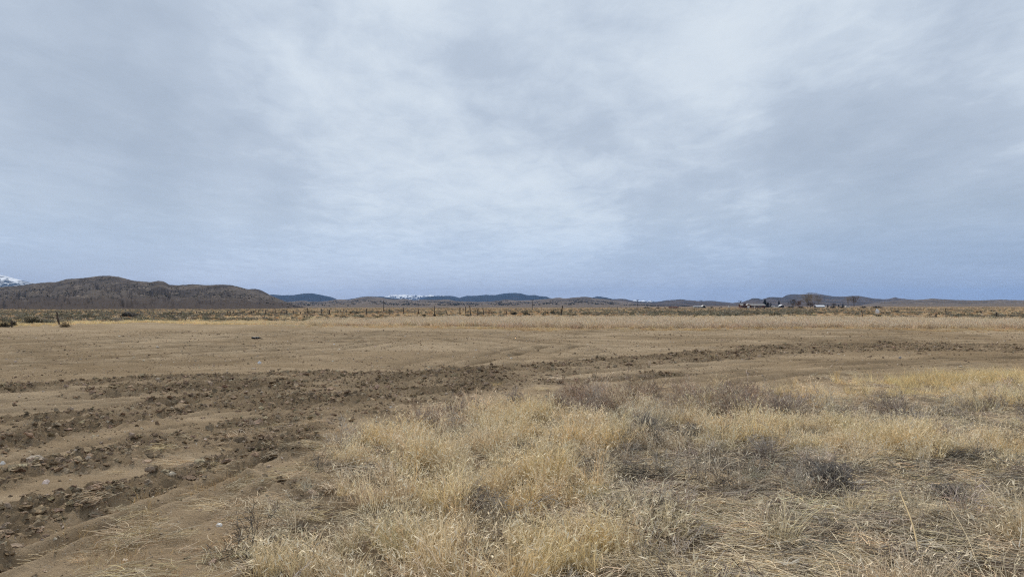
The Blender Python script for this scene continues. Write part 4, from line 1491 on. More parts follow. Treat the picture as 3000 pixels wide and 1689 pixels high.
wf = [(1006, 914, 905, 1006), (1016, 917.5, 908, 1016), (1046, 915, 903, 1046), (1074, 923, 903, 1073.5), (1107.5, 922, 910, 1107), (1142, 922.5, 904.5, 1142), (1183, 920, 901, 1182), (1227, 922, 903, 1225),
      (1273.5, 924, 896, 1273), (1347.5, 924, 901, 1347.5), (1364.5, 924.5, 898, 1364.5), (1379, 925, 893.5, 1376), (1399.5, 926.5, 902, 1400.5), (1416.5, 924, 900, 1415), (1433, 923, 905, 1432.5)]
fence_thing('wire_fence', 'sagging wire fence of dark crooked posts crossing the middle of the plain', 'fence', wf, r=.06,
            rails=[(10, .38, 11, .36, .035), (13, .45, 14, .52, .03)], wires=[(list(range(2, 9)), .55, .012), (list(range(3, 15)), .85, .010)])
cf = [(575.5, 917.5, 911, 575), (583, 917.5, 911.5, 583), (588, 918, 912, 588), (595, 917.5, 912, 595), (606, 917.5, 912, 606), (625.5, 917.5, 910.5, 626), (633, 918, 913, 633), (640, 918, 913, 640), (667, 920.5, 911.5, 666),
      (675, 920, 912, 675), (683, 920.5, 913, 683), (715.5, 919.5, 911, 716), (735.5, 921, 911, 736.5), (744, 920.5, 910, 743), (756, 919.5, 909, 757), (778, 921, 908.5, 778), (799, 917, 909, 800), (808.5, 921, 906.5, 808),
      (824, 920, 909, 823.5), (840.5, 921, 906.5, 840.5), (860, 921, 909, 860), (880, 921, 912.5, 880), (901.5, 921, 901.5, 901), (921, 921, 911.5, 920.5), (942, 921, 904.5, 942), (965.5, 920, 907, 965), (990, 918.5, 906, 990)]
fence_thing('corral_fence', 'old corral fence with many posts and a few rails below the big hill', 'fence', cf, r=.07,
            rails=[(10, .5, 11, .45, .05), (8, .55, 10, .55, .045), (15, .8, 17, .6, .03), (17, .35, 19, .32, .04), (12, .4, 13, .5, .03), (5, .6, 7, .7, .03), (0, .6, 2, .65, .03)],
            wires=[(list(range(15, 27)), .86, .014)])
ff = [(x, 916 - (x % 3) * .4, 910.5 - (x % 5) * .4, x + (x % 4 - 1.5) * .4) for x in (163, 181, 196, 209, 224, 237, 253, 262, 271, 285, 298, 312, 328, 350)]
fence_thing('distant_fence', 'row of tiny dark fence posts at the foot of the big dark hill', 'fence', ff, r=.06, wires=[(list(range(14)), .8, .012)])
rf = [(x, 907.5 - (x % 3) * .3, 901.5 - (x % 4) * .4, x) for x in (1497, 1521, 1532.5, 1587, 1602, 1613, 1621)]
fence_thing('distant_fence', 'faint thin posts on the plain around the middle utility pole', 'fence', rf, r=.035, wires=[(list(range(7)), .8, .008)], mat=M_woodp)

# low timber barrier at the left
x0, y0, z0 = place(503, 924.5)
rb = empty('timber_barrier', (x0, y0, z0))
tag(rb, 'low dark timber rail on stub legs left of the corral fence', 'barrier')
wd = 29 * mpp(y0)
for f in (0.04, .33, .62, .95):
    p = post_mesh(.40, .055, (0, 0), int(f * 100)).build('leg', M_wood, rb)
    p.location = (wd * f, 0, 0)
m2 = MB()
m2.tube([(-.05, -.06, .36), (wd * .5, -.07, .33), (wd + .05, -.06, .37)], [.06, .065, .055], 7)
m2.build('rail', M_wood, rb)


# ---- white bag caught on its post, scraps on the dirt
def crumple(name, loc, r, h, mat, label, cat, seed, squash=(1, 1, 1)):
    import bmesh
    bm = bmesh.new()
    bmesh.ops.create_icosphere(bm, subdivisions=3, radius=1)
    co = np.array([v.co[:] for v in bm.verts])
    d = 1 + .45 * np.abs(fbm(co[:, 0] * 1.6 + seed, co[:, 1] * 1.6 + co[:, 2] * 1.3, 4, seed)) - .2
    co *= d[:, None]
    co *= np.array([r * squash[0], r * squash[1], h * squash[2]])
    co[:, 2] = np.maximum(co[:, 2], -h * .6)
    for v, c in zip(bm.verts, co):
        v.co = c
    me = bpy.data.meshes.new(name)
    bm.to_mesh(me)
    bm.free()
    o = link(name, me, mat)
    o.location = loc
    tag(o, label, cat)
    return o


M_bag = plain_mat('white_plastic', (.62, .63, .64), .5, .15, 5, .02)
M_black = plain_mat('black_rubber', (.018, .018, .02), .6, .2, 9, .01)
M_stone = plain_mat('pale_stone', (.42, .345, .265), .9, .2, 14, .012)
M_white = plain_mat('white_stone', (.70, .67, .62), .8, .12, 18, .008)
M_grey = plain_mat('grey_stone', (.30, .28, .27), .85, .2, 14, .01)
M_tan = plain_mat('tan_clod', (.27, .20, .14), .95, .3, 22, .02)

x, y, z = place(2570, 932.5)
crumple('plastic_bag', (x - .05, y - .1, z + .72), .20, .34, M_bag, 'white plastic bag snagged on a stubby post at right', 'bag', 5)
x, y, z = place(748, 992.5)
# torn loop of black rubber
rt = empty('rubber_scrap', (x, y, z))
tag(rt, 'small black curled rubber scrap lying on the smooth dirt', 'scrap')
m2 = MB()
m2.tube([(.13 * math.cos(a), .10 * math.sin(a), .055 + .015 * math.sin(2 * a)) for a in np.linspace(0, 2 * math.pi * .93, 18)], [.045] * 18, 8, squash=1.1)
m2.build('loop', M_black, rt)
m2 = MB()
m2.tube([(.10, -.03, .04), (.20, -.01, .06), (.30, -.04, .02), (.36, -.03, .015)], [.03, .024, .02, .012], 6, squash=.5)
m2.build('tail', M_black, rt)

for px, row, wpx, hpx, mat, lab, nm, cat, sd in (
        (760, 1063, 11, 9, M_bag, 'crumpled white plastic scrap left of centre on the dirt', 'plastic_scrap', 'scrap', 3),
        (1328, 983, 6, 5, M_bag, 'small white litter near the far grass, centre of the dirt', 'plastic_scrap', 'scrap', 4),
        (979, 1008, 5, 3, M_bag, 'tiny white flake on the dirt right of the black rubber scrap', 'plastic_scrap', 'scrap', 6),
        (2637, 1048, 9, 6, M_grey, 'greyish shard on the dirt at right, beyond the yellow grass', 'stone', 'stone', 7),
        (103, 1372, 54, 26, M_stone, 'large flat pale stone slab half sunk in the churned dirt at left', 'stone', 'stone', 8),
        (229, 1346, 27, 26, M_stone, 'upright pale stone next to the flat slab at left', 'stone', 'stone', 9),
        (258, 1358, 20, 15, M_stone, 'small rounded stone right below the upright pale stone', 'stone', 'stone', 10),
        (8, 1371, 15, 13, M_white, 'whitish stone cut by the left edge of the photo', 'stone', 'stone', 11),
        (642, 1531, 20, 12, M_white, 'bright white stone beside the straw at lower left', 'stone', 'stone', 12),
        (354, 1678, 17, 12, M_stone, 'pale stone near the bottom edge at left', 'stone', 'stone', 13),
        (1308, 1161, 10, 6, M_stone, 'pale little stone in front of the brown shrubs near centre', 'stone', 'stone', 14),
        (2440, 1118, 13, 7, M_grey, 'grey stone among the yellow windblown grass at right', 'stone', 'stone', 15),
        (462, 1117, 13, 8, M_stone, 'pale stone on the upper edge of the long left rut', 'stone', 'stone', 16),
        (22, 1545, 44, 22, M_tan, 'big smooth tan clod at the lower left edge', 'earth_clod', 'clod', 17),
        (95, 1490, 40, 16, M_tan, 'flat tan clod above the lower left rut', 'earth_clod', 'clod', 18),
        (40, 1612, 56, 18, M_tan, 'long low tan clod near the lower left corner', 'earth_clod', 'clod', 19),
        (440, 1395, 34, 16, M_tan, 'rounded tan clod in the middle of the left ruts', 'earth_clod', 'clod', 20),
        (665, 1106, 14, 12, M_tan, 'dark lump standing at the rim of the churned track', 'earth_clod', 'clod', 21)):
    x, y, z = place(px, row)
    s = mpp(y)
    crumple(nm, (x, y, z + hpx * s * .30), wpx * s * .5, hpx * s * .62, mat, lab, cat, sd, (1, .8, 1))


# ---- shrubs, tumbleweeds and stalks one can point at
def shrub(px, row, wpx, hpx, color, label, name='dead_shrub', cat='shrub', n_main=46, levels=2, kids=5, curl=.5, flat=.55, r0=.0032, dome=False, minr=.0011):
    x, y, z = place(px, row)
    s = mpp(y)
    bs = branch_set(n_main, hpx * s * .72, wpx * s * .36, levels, kids, r0, curl, flat, minr=minr)
    if dome:
        # bend the stems over into a rolled ball
        for P, Rd in bs:
            P[..., 2] = np.where(P[..., 2] > hpx * s * .95, hpx * s * 1.9 - P[..., 2], P[..., 2])
    m = veg_mat(name + '_twigs', color, .05, .45)
    me = veg_mesh(name, [prisms(P, Rd, rng.uniform(0, 1, len(P)), (rng.uniform(0, 1, len(P)) > .85) * .7) for P, Rd in bs])
    o = link(name, me, m)
    o.location = (x, y, z)
    tag(o, label, cat)
    return o


shrub(2440, 1432, 140, 90, (.21, .19, .175), 'dark grey rounded tumbleweed dome at right in the flattened straw', 'tumbleweed', 'tumbleweed', 90, 2, 6, 1.1, .9, dome=True)
shrub(2785, 1465, 160, 56, (.27, .235, .20), 'dark flattened tumbleweed right of the bleached branch', 'tumbleweed', 'tumbleweed', 80, 2, 6, 1.3, 1.3, dome=True)
shrub(1375, 1480, 150, 62, (.25, .205, .18), 'nest-like tangle of purplish grey stems in golden grass at centre', 'tumbleweed', 'tumbleweed', 60, 2, 4, 1.6, 1.6, dome=True)
shrub(2790, 1352, 110, 52, (.30, .26, .20), 'small mound of arching stems under golden grass at far right', 'tumbleweed', 'tumbleweed', 50, 2, 4, 1.3, 1.0, dome=True)
shrub(2240, 1345, 110, 66, (.42, .37, .32), 'pale curly grey weed left of the tumbleweed dome', 'dead_weed', 'weed', 26, 2, 4, 1.4, .7)
shrub(1895, 1292, 175, 92, (.29, .26, .235), 'dark grey twiggy shrub in the middle of the foreground patch', n_main=54)
shrub(2030, 1292, 120, 52, (.25, .22, .195), 'low dark shrub touching the grey twiggy shrub\'s right side', n_main=44)
shrub(1258, 1275, 150, 78, (.40, .31, .25), 'brown shrub at the upper left corner of the grass patch', n_main=60)
shrub(1640, 1222, 150, 78, (.40, .31, .245), 'brown shrub left of the white bleached weed', n_main=56)
shrub(1845, 1185, 110, 62, (.44, .325, .235), 'reddish tan shrub farthest back in the foreground patch', n_main=56)
shrub(2045, 1197, 110, 60, (.40, .32, .27), 'grey-brown bushy shrub near the dirt, right of the reddish one', n_main=54)
shrub(2285, 1222, 180, 66, (.37, .295, .25), 'wide dark-based shrub in front of the yellow grass at right', n_main=70)
shrub(1510, 1190, 100, 58, (.42, .35, .29), 'small greyish shrub at the upper rim of the patch', n_main=44)
shrub(1740, 1205, 120, 92, (.56, .50, .43), 'white bleached weed with forking stems behind the grass', 'dead_weed', 'weed', 10, 2, 4, .6, .5, r0=.004)
shrub(1540, 1340, 110, 50, (.20, .17, .15), 'small black-brown weed clump in golden grass at centre', 'dead_weed', 'weed', 40)
shrub(2900, 1200, 110, 50, (.38, .30, .24), 'brown weed clump by the right edge below the yellow grass', 'dead_weed', 'weed', 40)


def laid_branch(px, row, color, label, wpx, ang, n_main=7, rise=.12, kids=4, r0=.0035, name='dead_branch', fan=.55):
    """a bleached branch lying over the straw, forking outwards"""
    x, y, z = place(px, row)
    s = mpp(y)
    bs = branch_set(n_main, .05, wpx * s, 2, kids, r0, .5, .5, minr=.0012)
    keep = []
    c, sn = math.cos(ang), math.sin(ang)
    for P, Rd in bs:
        Q = P.copy()
        a = np.arctan2(P[..., 1], P[..., 0]) * fan / math.pi
        r = np.hypot(P[..., 0], P[..., 1])
        Q[..., 0] = r * np.cos(a + ang)
        Q[..., 1] = r * np.sin(a + ang)
        Q[..., 2] = .07 + rise * P[..., 2] + .25 * r * rise
        keep.append((Q, Rd))
    me = veg_mesh(name, [prisms(P, Rd, rng.uniform(.3, 1, len(P)), rng.uniform(.4, 1, len(P))) for P, Rd in keep])
    o = link(name, me, veg_mat('bleached_stems', color, .05, .3))
    o.location = (x, y, z)
    tag(o, label, 'branch')


laid_branch(2488, 1436, (.58, .51, .42), 'bleached branch fanning out to the right of the tumbleweed dome', 120, -.15)
laid_branch(2640, 1622, (.55, .49, .41), 'pale forked branch lying below the long dry stalk', 130, .15, r0=.003)
laid_branch(1400, 1365, (.52, .45, .36), 'thin pale branch lying in the grass right of centre', 90, 2.9, n_main=3, kids=3)
laid_branch(2300, 1690, (.55, .49, .42), 'tangle of pale curled stems at the bottom right', 120, 1.2, n_main=6, fan=.9, r0=.003)


def stalk(p0, p1, h0, h1, r, color, label):
    x0, y0, z0 = place(*p0)
    x1, y1, z1 = place(*p1)
    t = np.linspace(0, 1, 7)
    A, B = np.array([0, 0, h0]), np.array([x1 - x0, y1 - y0, z1 - z0 + h1])
    P = np.array([A + (B - A) * ti + np.array([.01 * math.sin(5 * ti), 0, .02 * math.sin(3 * ti)]) for ti in t])
    m2 = MB()
    m2.tube(P, [r * (1 - .5 * ti) for ti in t], 6)
    o = m2.build('dry_stalk', plain_mat('stalk_straw', color, .8, .15, 20))
    o.location = (x0, y0, z0)
    tag(o, label, 'stalk')


stalk((2690, 1640), (2640, 1560), .06, .30, .006, (.56, .42, .23), 'thick golden dry stalk leaning over the straw at lower right')
stalk((2575, 1610), (2700, 1580), .09, .13, .0035, (.50, .39, .24), 'thin arched straw crossing behind the thick golden stalk')
stalk((2390, 1600), (2500, 1545), .07, .12, .003, (.50, .41, .27), 'thin straight straw slanting up left of the thick golden stalk')
stalk((2860, 1660), (2770, 1540), .05, .20, .003, (.52, .42, .27), 'slender dry stem standing right of the thick golden stalk')
stalk((2985, 1620), (2995, 1560), .04, .16, .004, (.60, .54, .45), 'pale stick at the right edge of the photo')

# yellow tuft lying alone on the dirt
x, y, z = place(1450, 1131)
P, h = grass_paths(50, .06, .06, .14, .7, .8)
o = link('grass_tuft', veg_mesh('grass_tuft', [ribbons(P, np.full(P.shape[:2], .004), rng.uniform(.3, 1, 50))]), veg_mat('yellow_tuft', (.60, .47, .24), .3, .3))
o.location = (x, y, z)
tag(o, 'small yellow grass tuft alone on the dirt above the patch', 'grass tuft')
for px, row, hpx, lab in ((2325, 1142, 46, 'tall thin golden weed at the edge of the dirt, left one of two'), (2452, 1118, 44, 'tall thin golden weed beside the grey stone, right one of two'), (2715, 1098, 26, 'upright golden tuft on top of the yellow grass bank')):
    x, y, z = place(px, row)
    P, h = grass_paths(16, .03, hpx * mpp(y) * .6, hpx * mpp(y), .16, .3, k=6)
    o = link('tall_weed', veg_mesh('tall_weed', [ribbons(P, np.full(P.shape[:2], .006), rng.uniform(.3, 1, 16))]), veg_mat('tall_weed_straw', (.56, .42, .22), .3, .3))
    o.location = (x, y, z)
    tag(o, lab, 'weed')


# ---- single sagebrushes on the plain
def bush(px, row, wpx, hpx, color, label, name='sagebrush', cat='bush', dens=1.0):
    x, y, z = place(px, row)
    s = mpp(y)
    tmp = leafy_clump(name, veg_mat(name + '_leaves', color, .15, .55), n=int(520 * dens), rx=wpx * s * .46, rz=hpx * s * .92, leaf=max(.05, wpx * s * .055), stem_n=300, upright=.35)
    COL.objects.link(tmp)
    tmp.location = (x, y, z - .02)
    tmp.rotation_euler = (0, 0, random.uniform(0, 6))
    tag(tmp, label, cat)
    return tmp


SG = (.13, .125, .095)
for a in ((12, 958, 40, 22, (.12, .105, .078), 'dark bush cut by the left edge of the photo'),
          (38, 955, 20, 16, (.10, .09, .065), 'small dark bush right behind the short post at left'),
          (98, 951, 60, 22, (.11, .10, .07), 'wide dark bush left of the leaning post'),
          (190, 958, 32, 18, (.33, .26, .17), 'pale straw-coloured bush at the foot of the leaning post'),
          (1506, 922, 22, 11, (.10, .098, .078), 'flat dark sagebrush, left of the tall round one'),
          (1540, 922.5, 17, 16, (.17, .165, .12), 'tall round grey-green sagebrush right of the wire fence'),
          (1547, 923.5, 14, 9, SG, 'small sagebrush tucked under the tall round one'),
          (1602, 919, 15, 9, SG, 'leftmost sagebrush of the three beside the tallest post'),
          (1619, 918, 18, 12, (.16, .155, .115), 'middle sagebrush of the three beside the tallest post'),
          (1635, 919, 15, 10, SG, 'sagebrush touching the tallest leaning post'),
          (1562, 929, 16, 6, (.16, .15, .115), 'low grey sagebrush in the grass below the round one'),
          (1595, 929, 22, 6, (.18, .165, .13), 'low wide sagebrush left of the tallest post\'s base'),
          (1682, 926, 16, 7, SG, 'dark little sagebrush right of the tallest post'),
          (1785, 931, 34, 8, (.14, .13, .105), 'long low grey sagebrush right of the broken stump'),
          (1028, 919, 16, 8, (.055, .055, .045), 'black-green bush, left half of the pair behind the wire fence'),
          (1044, 919.5, 16, 8, (.06, .058, .048), 'black-green bush, right half of the pair behind the wire fence'),
          (1242, 925.5, 12, 6, (.07, .065, .05), 'small dark bush at the foot of the fence, centre left'),
          (1273, 926, 9, 7, (.06, .055, .045), 'dark bush hugging the base of the tallest wire fence post'),
          (2270, 931, 46, 15, (.125, .10, .062), 'big brown-green bush in the grass right below the brick house'),
          (2295, 934, 20, 8, (.14, .14, .115), 'small grey bush at the right foot of the big brown-green bush'),
          (2625, 914, 22, 6, (.11, .10, .08), 'flat dark bush on the orange plain at right'),
          (2808, 925, 20, 7, (.13, .12, .10), 'low dark bush right of the thin steel post'),
          (2868, 918, 22, 9, (.14, .125, .10), 'grey bush on the orange plain near the right edge')):
    bush(*a)

# dark brush heap
x, y, z = place(377, 928)
s = mpp(y)
hp = empty('brush_heap', (x, y, z))
tag(hp, 'low dark heap of earth and brush below the big hill at left', 'heap')
c = clod_mesh('mound', plain_mat('heap_soil', (.05, .042, .034), .95, .4, 3, .05), 4, .35, .42, 71)
COL.objects.link(c)
c.parent = hp
c.scale = (27 * s, 16 * s, 30 * s)
b = leafy_clump('brush', veg_mat('heap_brush', (.06, .05, .04), .05, .5), n=420, rx=26 * s, rz=12.5 * s, leaf=.11, upright=.1, stem_n=200)
COL.objects.link(b)
b.parent = hp

# ================================================================ utility poles
M_pole = plain_mat('pole_wood', (.060, .052, .048), .9, .25, 4)
for px, base, top, arm, lab in ((1124, 912.5, 880, 0, 'bare thin utility pole before the snow peaks'), (1560, 906, 877.5, 1.0, 'brown utility pole with a crossarm near the centre'), (1868.5, 902.5, 877, 1.0, 'black utility pole in the gap below the tiny snow peaks'),
                                (2054, 899.5, 878.5, 1.2, 'utility pole rising behind the white arched shelter'), (2168, 900.5, 880, 1.5, 'utility pole with transformer left of the brick house'),
                                (1808.5, 907.5, 897.5, 0, 'short distant pole on the plain between two utility poles')):
    x, y, z = place(px, base)
    h = (base - top) * mpp(y)
    k = max(1.0, y / 330.0)
    rt = empty('utility_pole', (x, y, z))
    tag(rt, lab, 'utility pole', 'utility poles across the plain')
    m2 = MB()
    m2.tube([(0, 0, -.3), (0.02, 0, h * .5), (0, 0, h)], [.10 * k, .088 * k, .07 * k], 8)
    m2.build('pole', M_pole, rt)
    if arm:
        m2 = MB()
        w = arm * k * .55
        m2.box(-w, w, -.10 * k, -.0, h * .93, h * .93 + .12 * k)
        m2.build('crossarm', M_pole, rt)
        for sx in (-.85, .85):
            m3 = MB()
            m3.tube([(sx * w, -.05 * k, h * .93 + .12 * k), (sx * w, -.05 * k, h * .93 + .34 * k)], [.05 * k, .035 * k], 6)
            m3.build('insulator', M_steel, rt)
    if px == 2168:
        m2 = MB()
        m2.tube([(.32 * k, -.1, h * .70), (.32 * k, -.1, h * .86)], [.19 * k, .19 * k], 9)
        m2.build('transformer', M_steel, rt)

# ================================================================ homestead at the right
M_brick = plain_mat('red_brick', (.135, .060, .042), .9, .25, 1.5)
M_brick2 = plain_mat('dark_brick', (.075, .040, .030), .9, .25, 1.5)
M_roof = plain_mat('grey_shingle', (.22, .21, .20), .9, .2, 1.2)
M_trim = plain_mat('white_paint', (.60, .59, .565), .6, .06, 1)
M_glass = plain_mat('window_glass', (.02, .024, .03), .15, .1, 1, spec=.5)
M_red = plain_mat('red_siding', (.13, .050, .038), .8, .2, .8)
M_metal = plain_mat('white_metal_roof', (.62, .64, .67), .45, .05, .6)
M_brown = plain_mat('brown_siding', (.06, .05, .045), .9, .2, 1)  # dark brown for cottage and shed walls and the shelter's back panel
M_beige = plain_mat('beige_siding', (.33, .31, .27), .8, .1, .8)
M_tyre = plain_mat('tyre_rubber', (.02, .02, .02), .8, .1, 4)


def gable(mb, x0, x1, y0, y1, z0, z1, along='x', over=.4, th=.18):
    """pitched roof as a thick shell of two slabs"""
    if along == 'x':
        ym = (y0 + y1) / 2
        prof = [(y0 - over, z0), (ym, z1), (y1 + over, z0)]
        for (a, za), (b, zb) in zip(prof[:-1], prof[1:]):
            v = [(x0 - over, a, za), (x1 + over, a, za), (x1 + over, b, zb), (x0 - over, b, zb)]
            v += [(p[0], p[1], p[2] - th) for p in v]
            mb.add(v, [(0, 1, 2, 3), (7, 6, 5, 4), (0, 4, 5, 1), (1, 5, 6, 2), (2, 6, 7, 3), (3, 7, 4, 0)])
    else:
        xm = (x0 + x1) / 2
        prof = [(x0 - over, z0), (xm, z1), (x1 + over, z0)]
        for (a, za), (b, zb) in zip(prof[:-1], prof[1:]):
            v = [(a, y0 - over, za), (b, y0 - over, zb), (b, y1 + over, zb), (a, y1 + over, za)]
            v += [(p[0], p[1], p[2] - th) for p in v]
            mb.add(v, [(0, 1, 2, 3), (7, 6, 5, 4), (0, 4, 5, 1), (1, 5, 6, 2), (2, 6, 7, 3), (3, 7, 4, 0)])


def part_box(name, mat, parent, *b):
    m2 = MB()
    m2.box(*b)
    return m2.build(name, mat, parent)


def gable_walls(mb, x0, x1, y0, y1, z1, zr, along='x'):
    mb.box(x0, x1, y0, y1, 0, z1)
    if along == 'x':
        ym = (y0 + y1) / 2
        v = [(x0, y0, z1), (x0, y1, z1), (x0, ym, zr), (x1, y0, z1), (x1, y1, z1), (x1, ym, zr)]
    else:
        xm = (x0 + x1) / 2
        v = [(x0, y0, z1), (x1, y0, z1), (xm, y0, zr), (x0, y1, z1), (x1, y1, z1), (xm, y1, zr)]
    mb.add(v, [(0, 1, 2), (5, 4, 3), (0, 2, 5, 3), (1, 4, 5, 2)])


YH = depth_for(2205, 901.5)
XH = (2172 - CX) / FPX * YH
ZH = zat(XH + 10, YH)
u = mpp(YH)
house = empty('brick_house', (XH, YH, ZH))
tag(house, 'low red brick house with wide chimney and white garage door', 'house')
m2 = MB()
gable_walls(m2, 0, 24, 0, 9, 2.6, 3.9)
m2.build('wall', M_brick, house)
m2 = MB()
gable(m2, 0, 24, 0, 9, 2.62, 4.05, 'x', .7)
rf_ = m2.build('roof', M_roof, house)
part_box('chimney', M_brick2, house, 1.9, 4.1, -1.3, -.01, 0, 4.9)
# white front gable over the garage door
m2 = MB()
gable_walls(m2, 4.3, 8.6, -1.9, -.01, 2.5, 3.6, 'y')
m2.build('porch_wall', M_brick, house)
m2 = MB()
gable(m2, 4.3, 8.6, -1.9, .5, 2.55, 3.9, 'y', .9)
m2.build('porch_roof', M_trim, house)
part_box('garage_door', M_trim, house, 5.3, 7.7, -1.98, -1.905, 0.0, 2.5)
part_box('fascia', M_trim, house, -.7, 1.85, -.83, -.72, 2.40, 2.66)
part_box('fascia', M_trim, house, 9.5, 24.7, -.83, -.72, 2.40, 2.66)
for x0, x1 in ((10.2, 12.4), (14.4, 17.2), (18.3, 20.6)):
    f = part_box('window', M_trim, house, x0, x1, -.06, -.005, .9, 2.1)
    m3 = MB()
    m3.box(x0 + .12, x1 - .12, -.10, -.065, 1.0, 2.0)
    m3.build('pane', M_glass, f)
part_box('door', M_trim, house, 13.0, 13.9, -.08, -.005, 0, 2.05)


def vehicle(px, row, wpx, hpx, label, van=False, col=M_trim, name='parked_car', cat='car'):
    x, y, z = place(px, row)
    s = mpp(y)
    L_, H = wpx * s, hpx * s
    root = empty(name, (x, y, z))
    tag(root, label, cat)
    m3 = MB()
    prof = [(-.5, .22), (-.5, .55), (-.30, .62), (-.20, .98), (.22, 1.0), (.34, .64), (.49, .58), (.5, .22)] if not van else [(-.5, .15), (-.5, .95), (-.46, 1.0), (.36, 1.0), (.46, .72), (.5, .5), (.5, .15)]
    w = min(1.9, .42 * L_)
    v = [(a * L_, -w / 2, b * H) for a, b in prof] + [(a * L_, w / 2, b * H) for a, b in prof]
    n = len(prof)
    m3.add(v, [tuple(range(n))[::-1], tuple(range(n, 2 * n))] + [(i, (i + 1) % n, n + (i + 1) % n, n + i) for i in range(n)])
    m3.build('body', col, root)
    part_box('window', M_glass, root, -.17 * L_, .20 * L_, -w / 2 - .03, -w / 2 - .004, .64 * H, .92 * H)
    for sx in (-.32, .32):
        m3 = MB()
        rr = min(.34, .2 * H + .1)
        m3.tube([(sx * L_, -w / 2 - .05, rr), (sx * L_, -w / 2 + .2, rr)], [rr, rr], 12)
        m3.build('wheel', M_tyre, root)
        m3 = MB()
        m3.tube([(sx * L_, w / 2 - .2, rr), (sx * L_, w / 2 + .05, rr)], [rr, rr], 12)
        m3.build('wheel', M_tyre, root)


vehicle(2175.5, 901.5, 12, 4.5, 'white car parked at the left end of the brick house')
vehicle(2274, 901, 26, 5.5, 'long white camper van between the conifers', True, name='camper_van', cat='van')
vehicle(2261, 901, 8, 4, 'small pale car parked right of the big conifer', col=M_beige)
vehicle(2483, 900, 12, 5, 'white camper parked under the far right bare trees', True, name='camper_van', cat='van')
vehicle(2136, 901, 5, 6, 'tiny white trailer left of the brick house', True, name='utility_trailer', cat='trailer')

# red shed
x, y, z = place(1962, 902)
s = mpp(y)
rs_ = empty('red_shed', (x, y, z))
tag(rs_, 'long low red shed on the plain right of centre', 'shed')
m2 = MB()
gable_walls(m2, 0, 26 * s, 0, 4, 4.2 * s * .8, 5 * s * .85)
m2.build('wall', M_red, rs_)
m2 = MB()
gable(m2, 0, 26 * s, 0, 4, 4.2 * s * .8 + .05, 5.2 * s * .85, 'x', .25, .1)
m2.build('roof', M_red, rs_)
part_box('door', M_beige, rs_, 7 * s, 8.4 * s, -.08, -.006, 0, 3.0 * s)

# pale low trailer home
x, y, z = place(2033, 901.5)
s = mpp(y)
th_ = empty('trailer_home', (x, y, z))
tag(th_, 'pale single-storey trailer home beside the white arched shelter', 'trailer home')
m2 = MB()
gable_walls(m2, 0, 26 * s, 0, 4.5, 4.2 * s, 5.0 * s)
m2.build('wall', M_beige, th_)
m2 = MB()
gable(m2, 0, 26 * s, 0, 4.5, 4.25 * s, 5.3 * s, 'x', .25, .12)
m2.build('roof', M_metal, th_)
for f in (.15, .42, .75):
    part_box('window', M_glass, th_, 26 * s * f, 26 * s * f + 1.3, -.05, -.004, 1.0 * s + .2, 3.2 * s)

# white arched shelter
x, y, z = place(2063, 901.5)
s = mpp(y)
sh = empty('arched_shelter', (x, y, z))
tag(sh, 'open white arched shelter beside the trailer home', 'shelter')
m2 = MB()
n = 14
ra, rb_ = 6.5 * s, 8 * s
outer = [(ra * math.cos(math.pi * i / n), rb_ * math.sin(math.pi * i / n)) for i in range(n + 1)]
v = []
for yy in (0, 6.0):
    for k in (1.0, .84):
        v += [(a * k, yy, b * k) for a, b in outer]
q = n + 1
fs = []
for i in range(n):
    fs += [(i, i + 1, q + i + 1, q + i), (2 * q + i, 3 * q + i, 3 * q + i + 1, 2 * q + i + 1), (i, 2 * q + i, 2 * q + i + 1, i + 1), (q + i, q + i + 1, 3 * q + i + 1, 3 * q + i)]
m2.add(v, fs)
m2.build('canopy', M_trim, sh)
m2 = MB()
v = [(0, 5.8, 0)] + [(a * .83, 5.8, b * .83) for a, b in outer]
v += [(p[0], 5.9, p[2]) for p in v]
m2.add(v, [(0, i, i + 1) for i in range(1, q)] + [(q + 1, q + 2 + i, q + 1 + i) for i in range(1, q)])
m2.build('back_panel', M_brown, sh)

# gabled cottage with white roof
x, y, z = place(2287, 901)
s = mpp(y)
ct = empty('cottage', (x, y, z))
tag(ct, 'dark cottage with a white gabled roof left of the bare trees', 'house')
m2 = MB()
gable_walls(m2, 0, 10.5 * s, 0, 7, 5.6 * s, 8.6 * s, 'y')
m2.build('wall', M_brown, ct)
m2 = MB()
gable(m2, 0, 10.5 * s, 0, 7, 5.8 * s, 9.2 * s, 'y', .5, .22)
m2.build('roof', M_metal, ct)
part_box('window', M_glass, ct, 3.4 * s, 6 * s, -.05, -.004, 2.0 * s, 4.4 * s)

# white metal-roofed shed
x, y, z = place(2393, 900.5)
s = mpp(y)
ms = empty('metal_roof_shed', (x, y, z))
tag(ms, 'shed with a bright white metal roof among the bare trees', 'shed')
m2 = MB()
gable_walls(m2, 0, 24 * s, 0, 8, 2.4 * s, 6.6 * s)
m2.build('wall', M_brown, ms)
m2 = MB()
gable(m2, 0, 24 * s, 0, 8, 2.6 * s, 7.3 * s, 'x', .4, .15)
m2.build('roof', M_metal, ms)


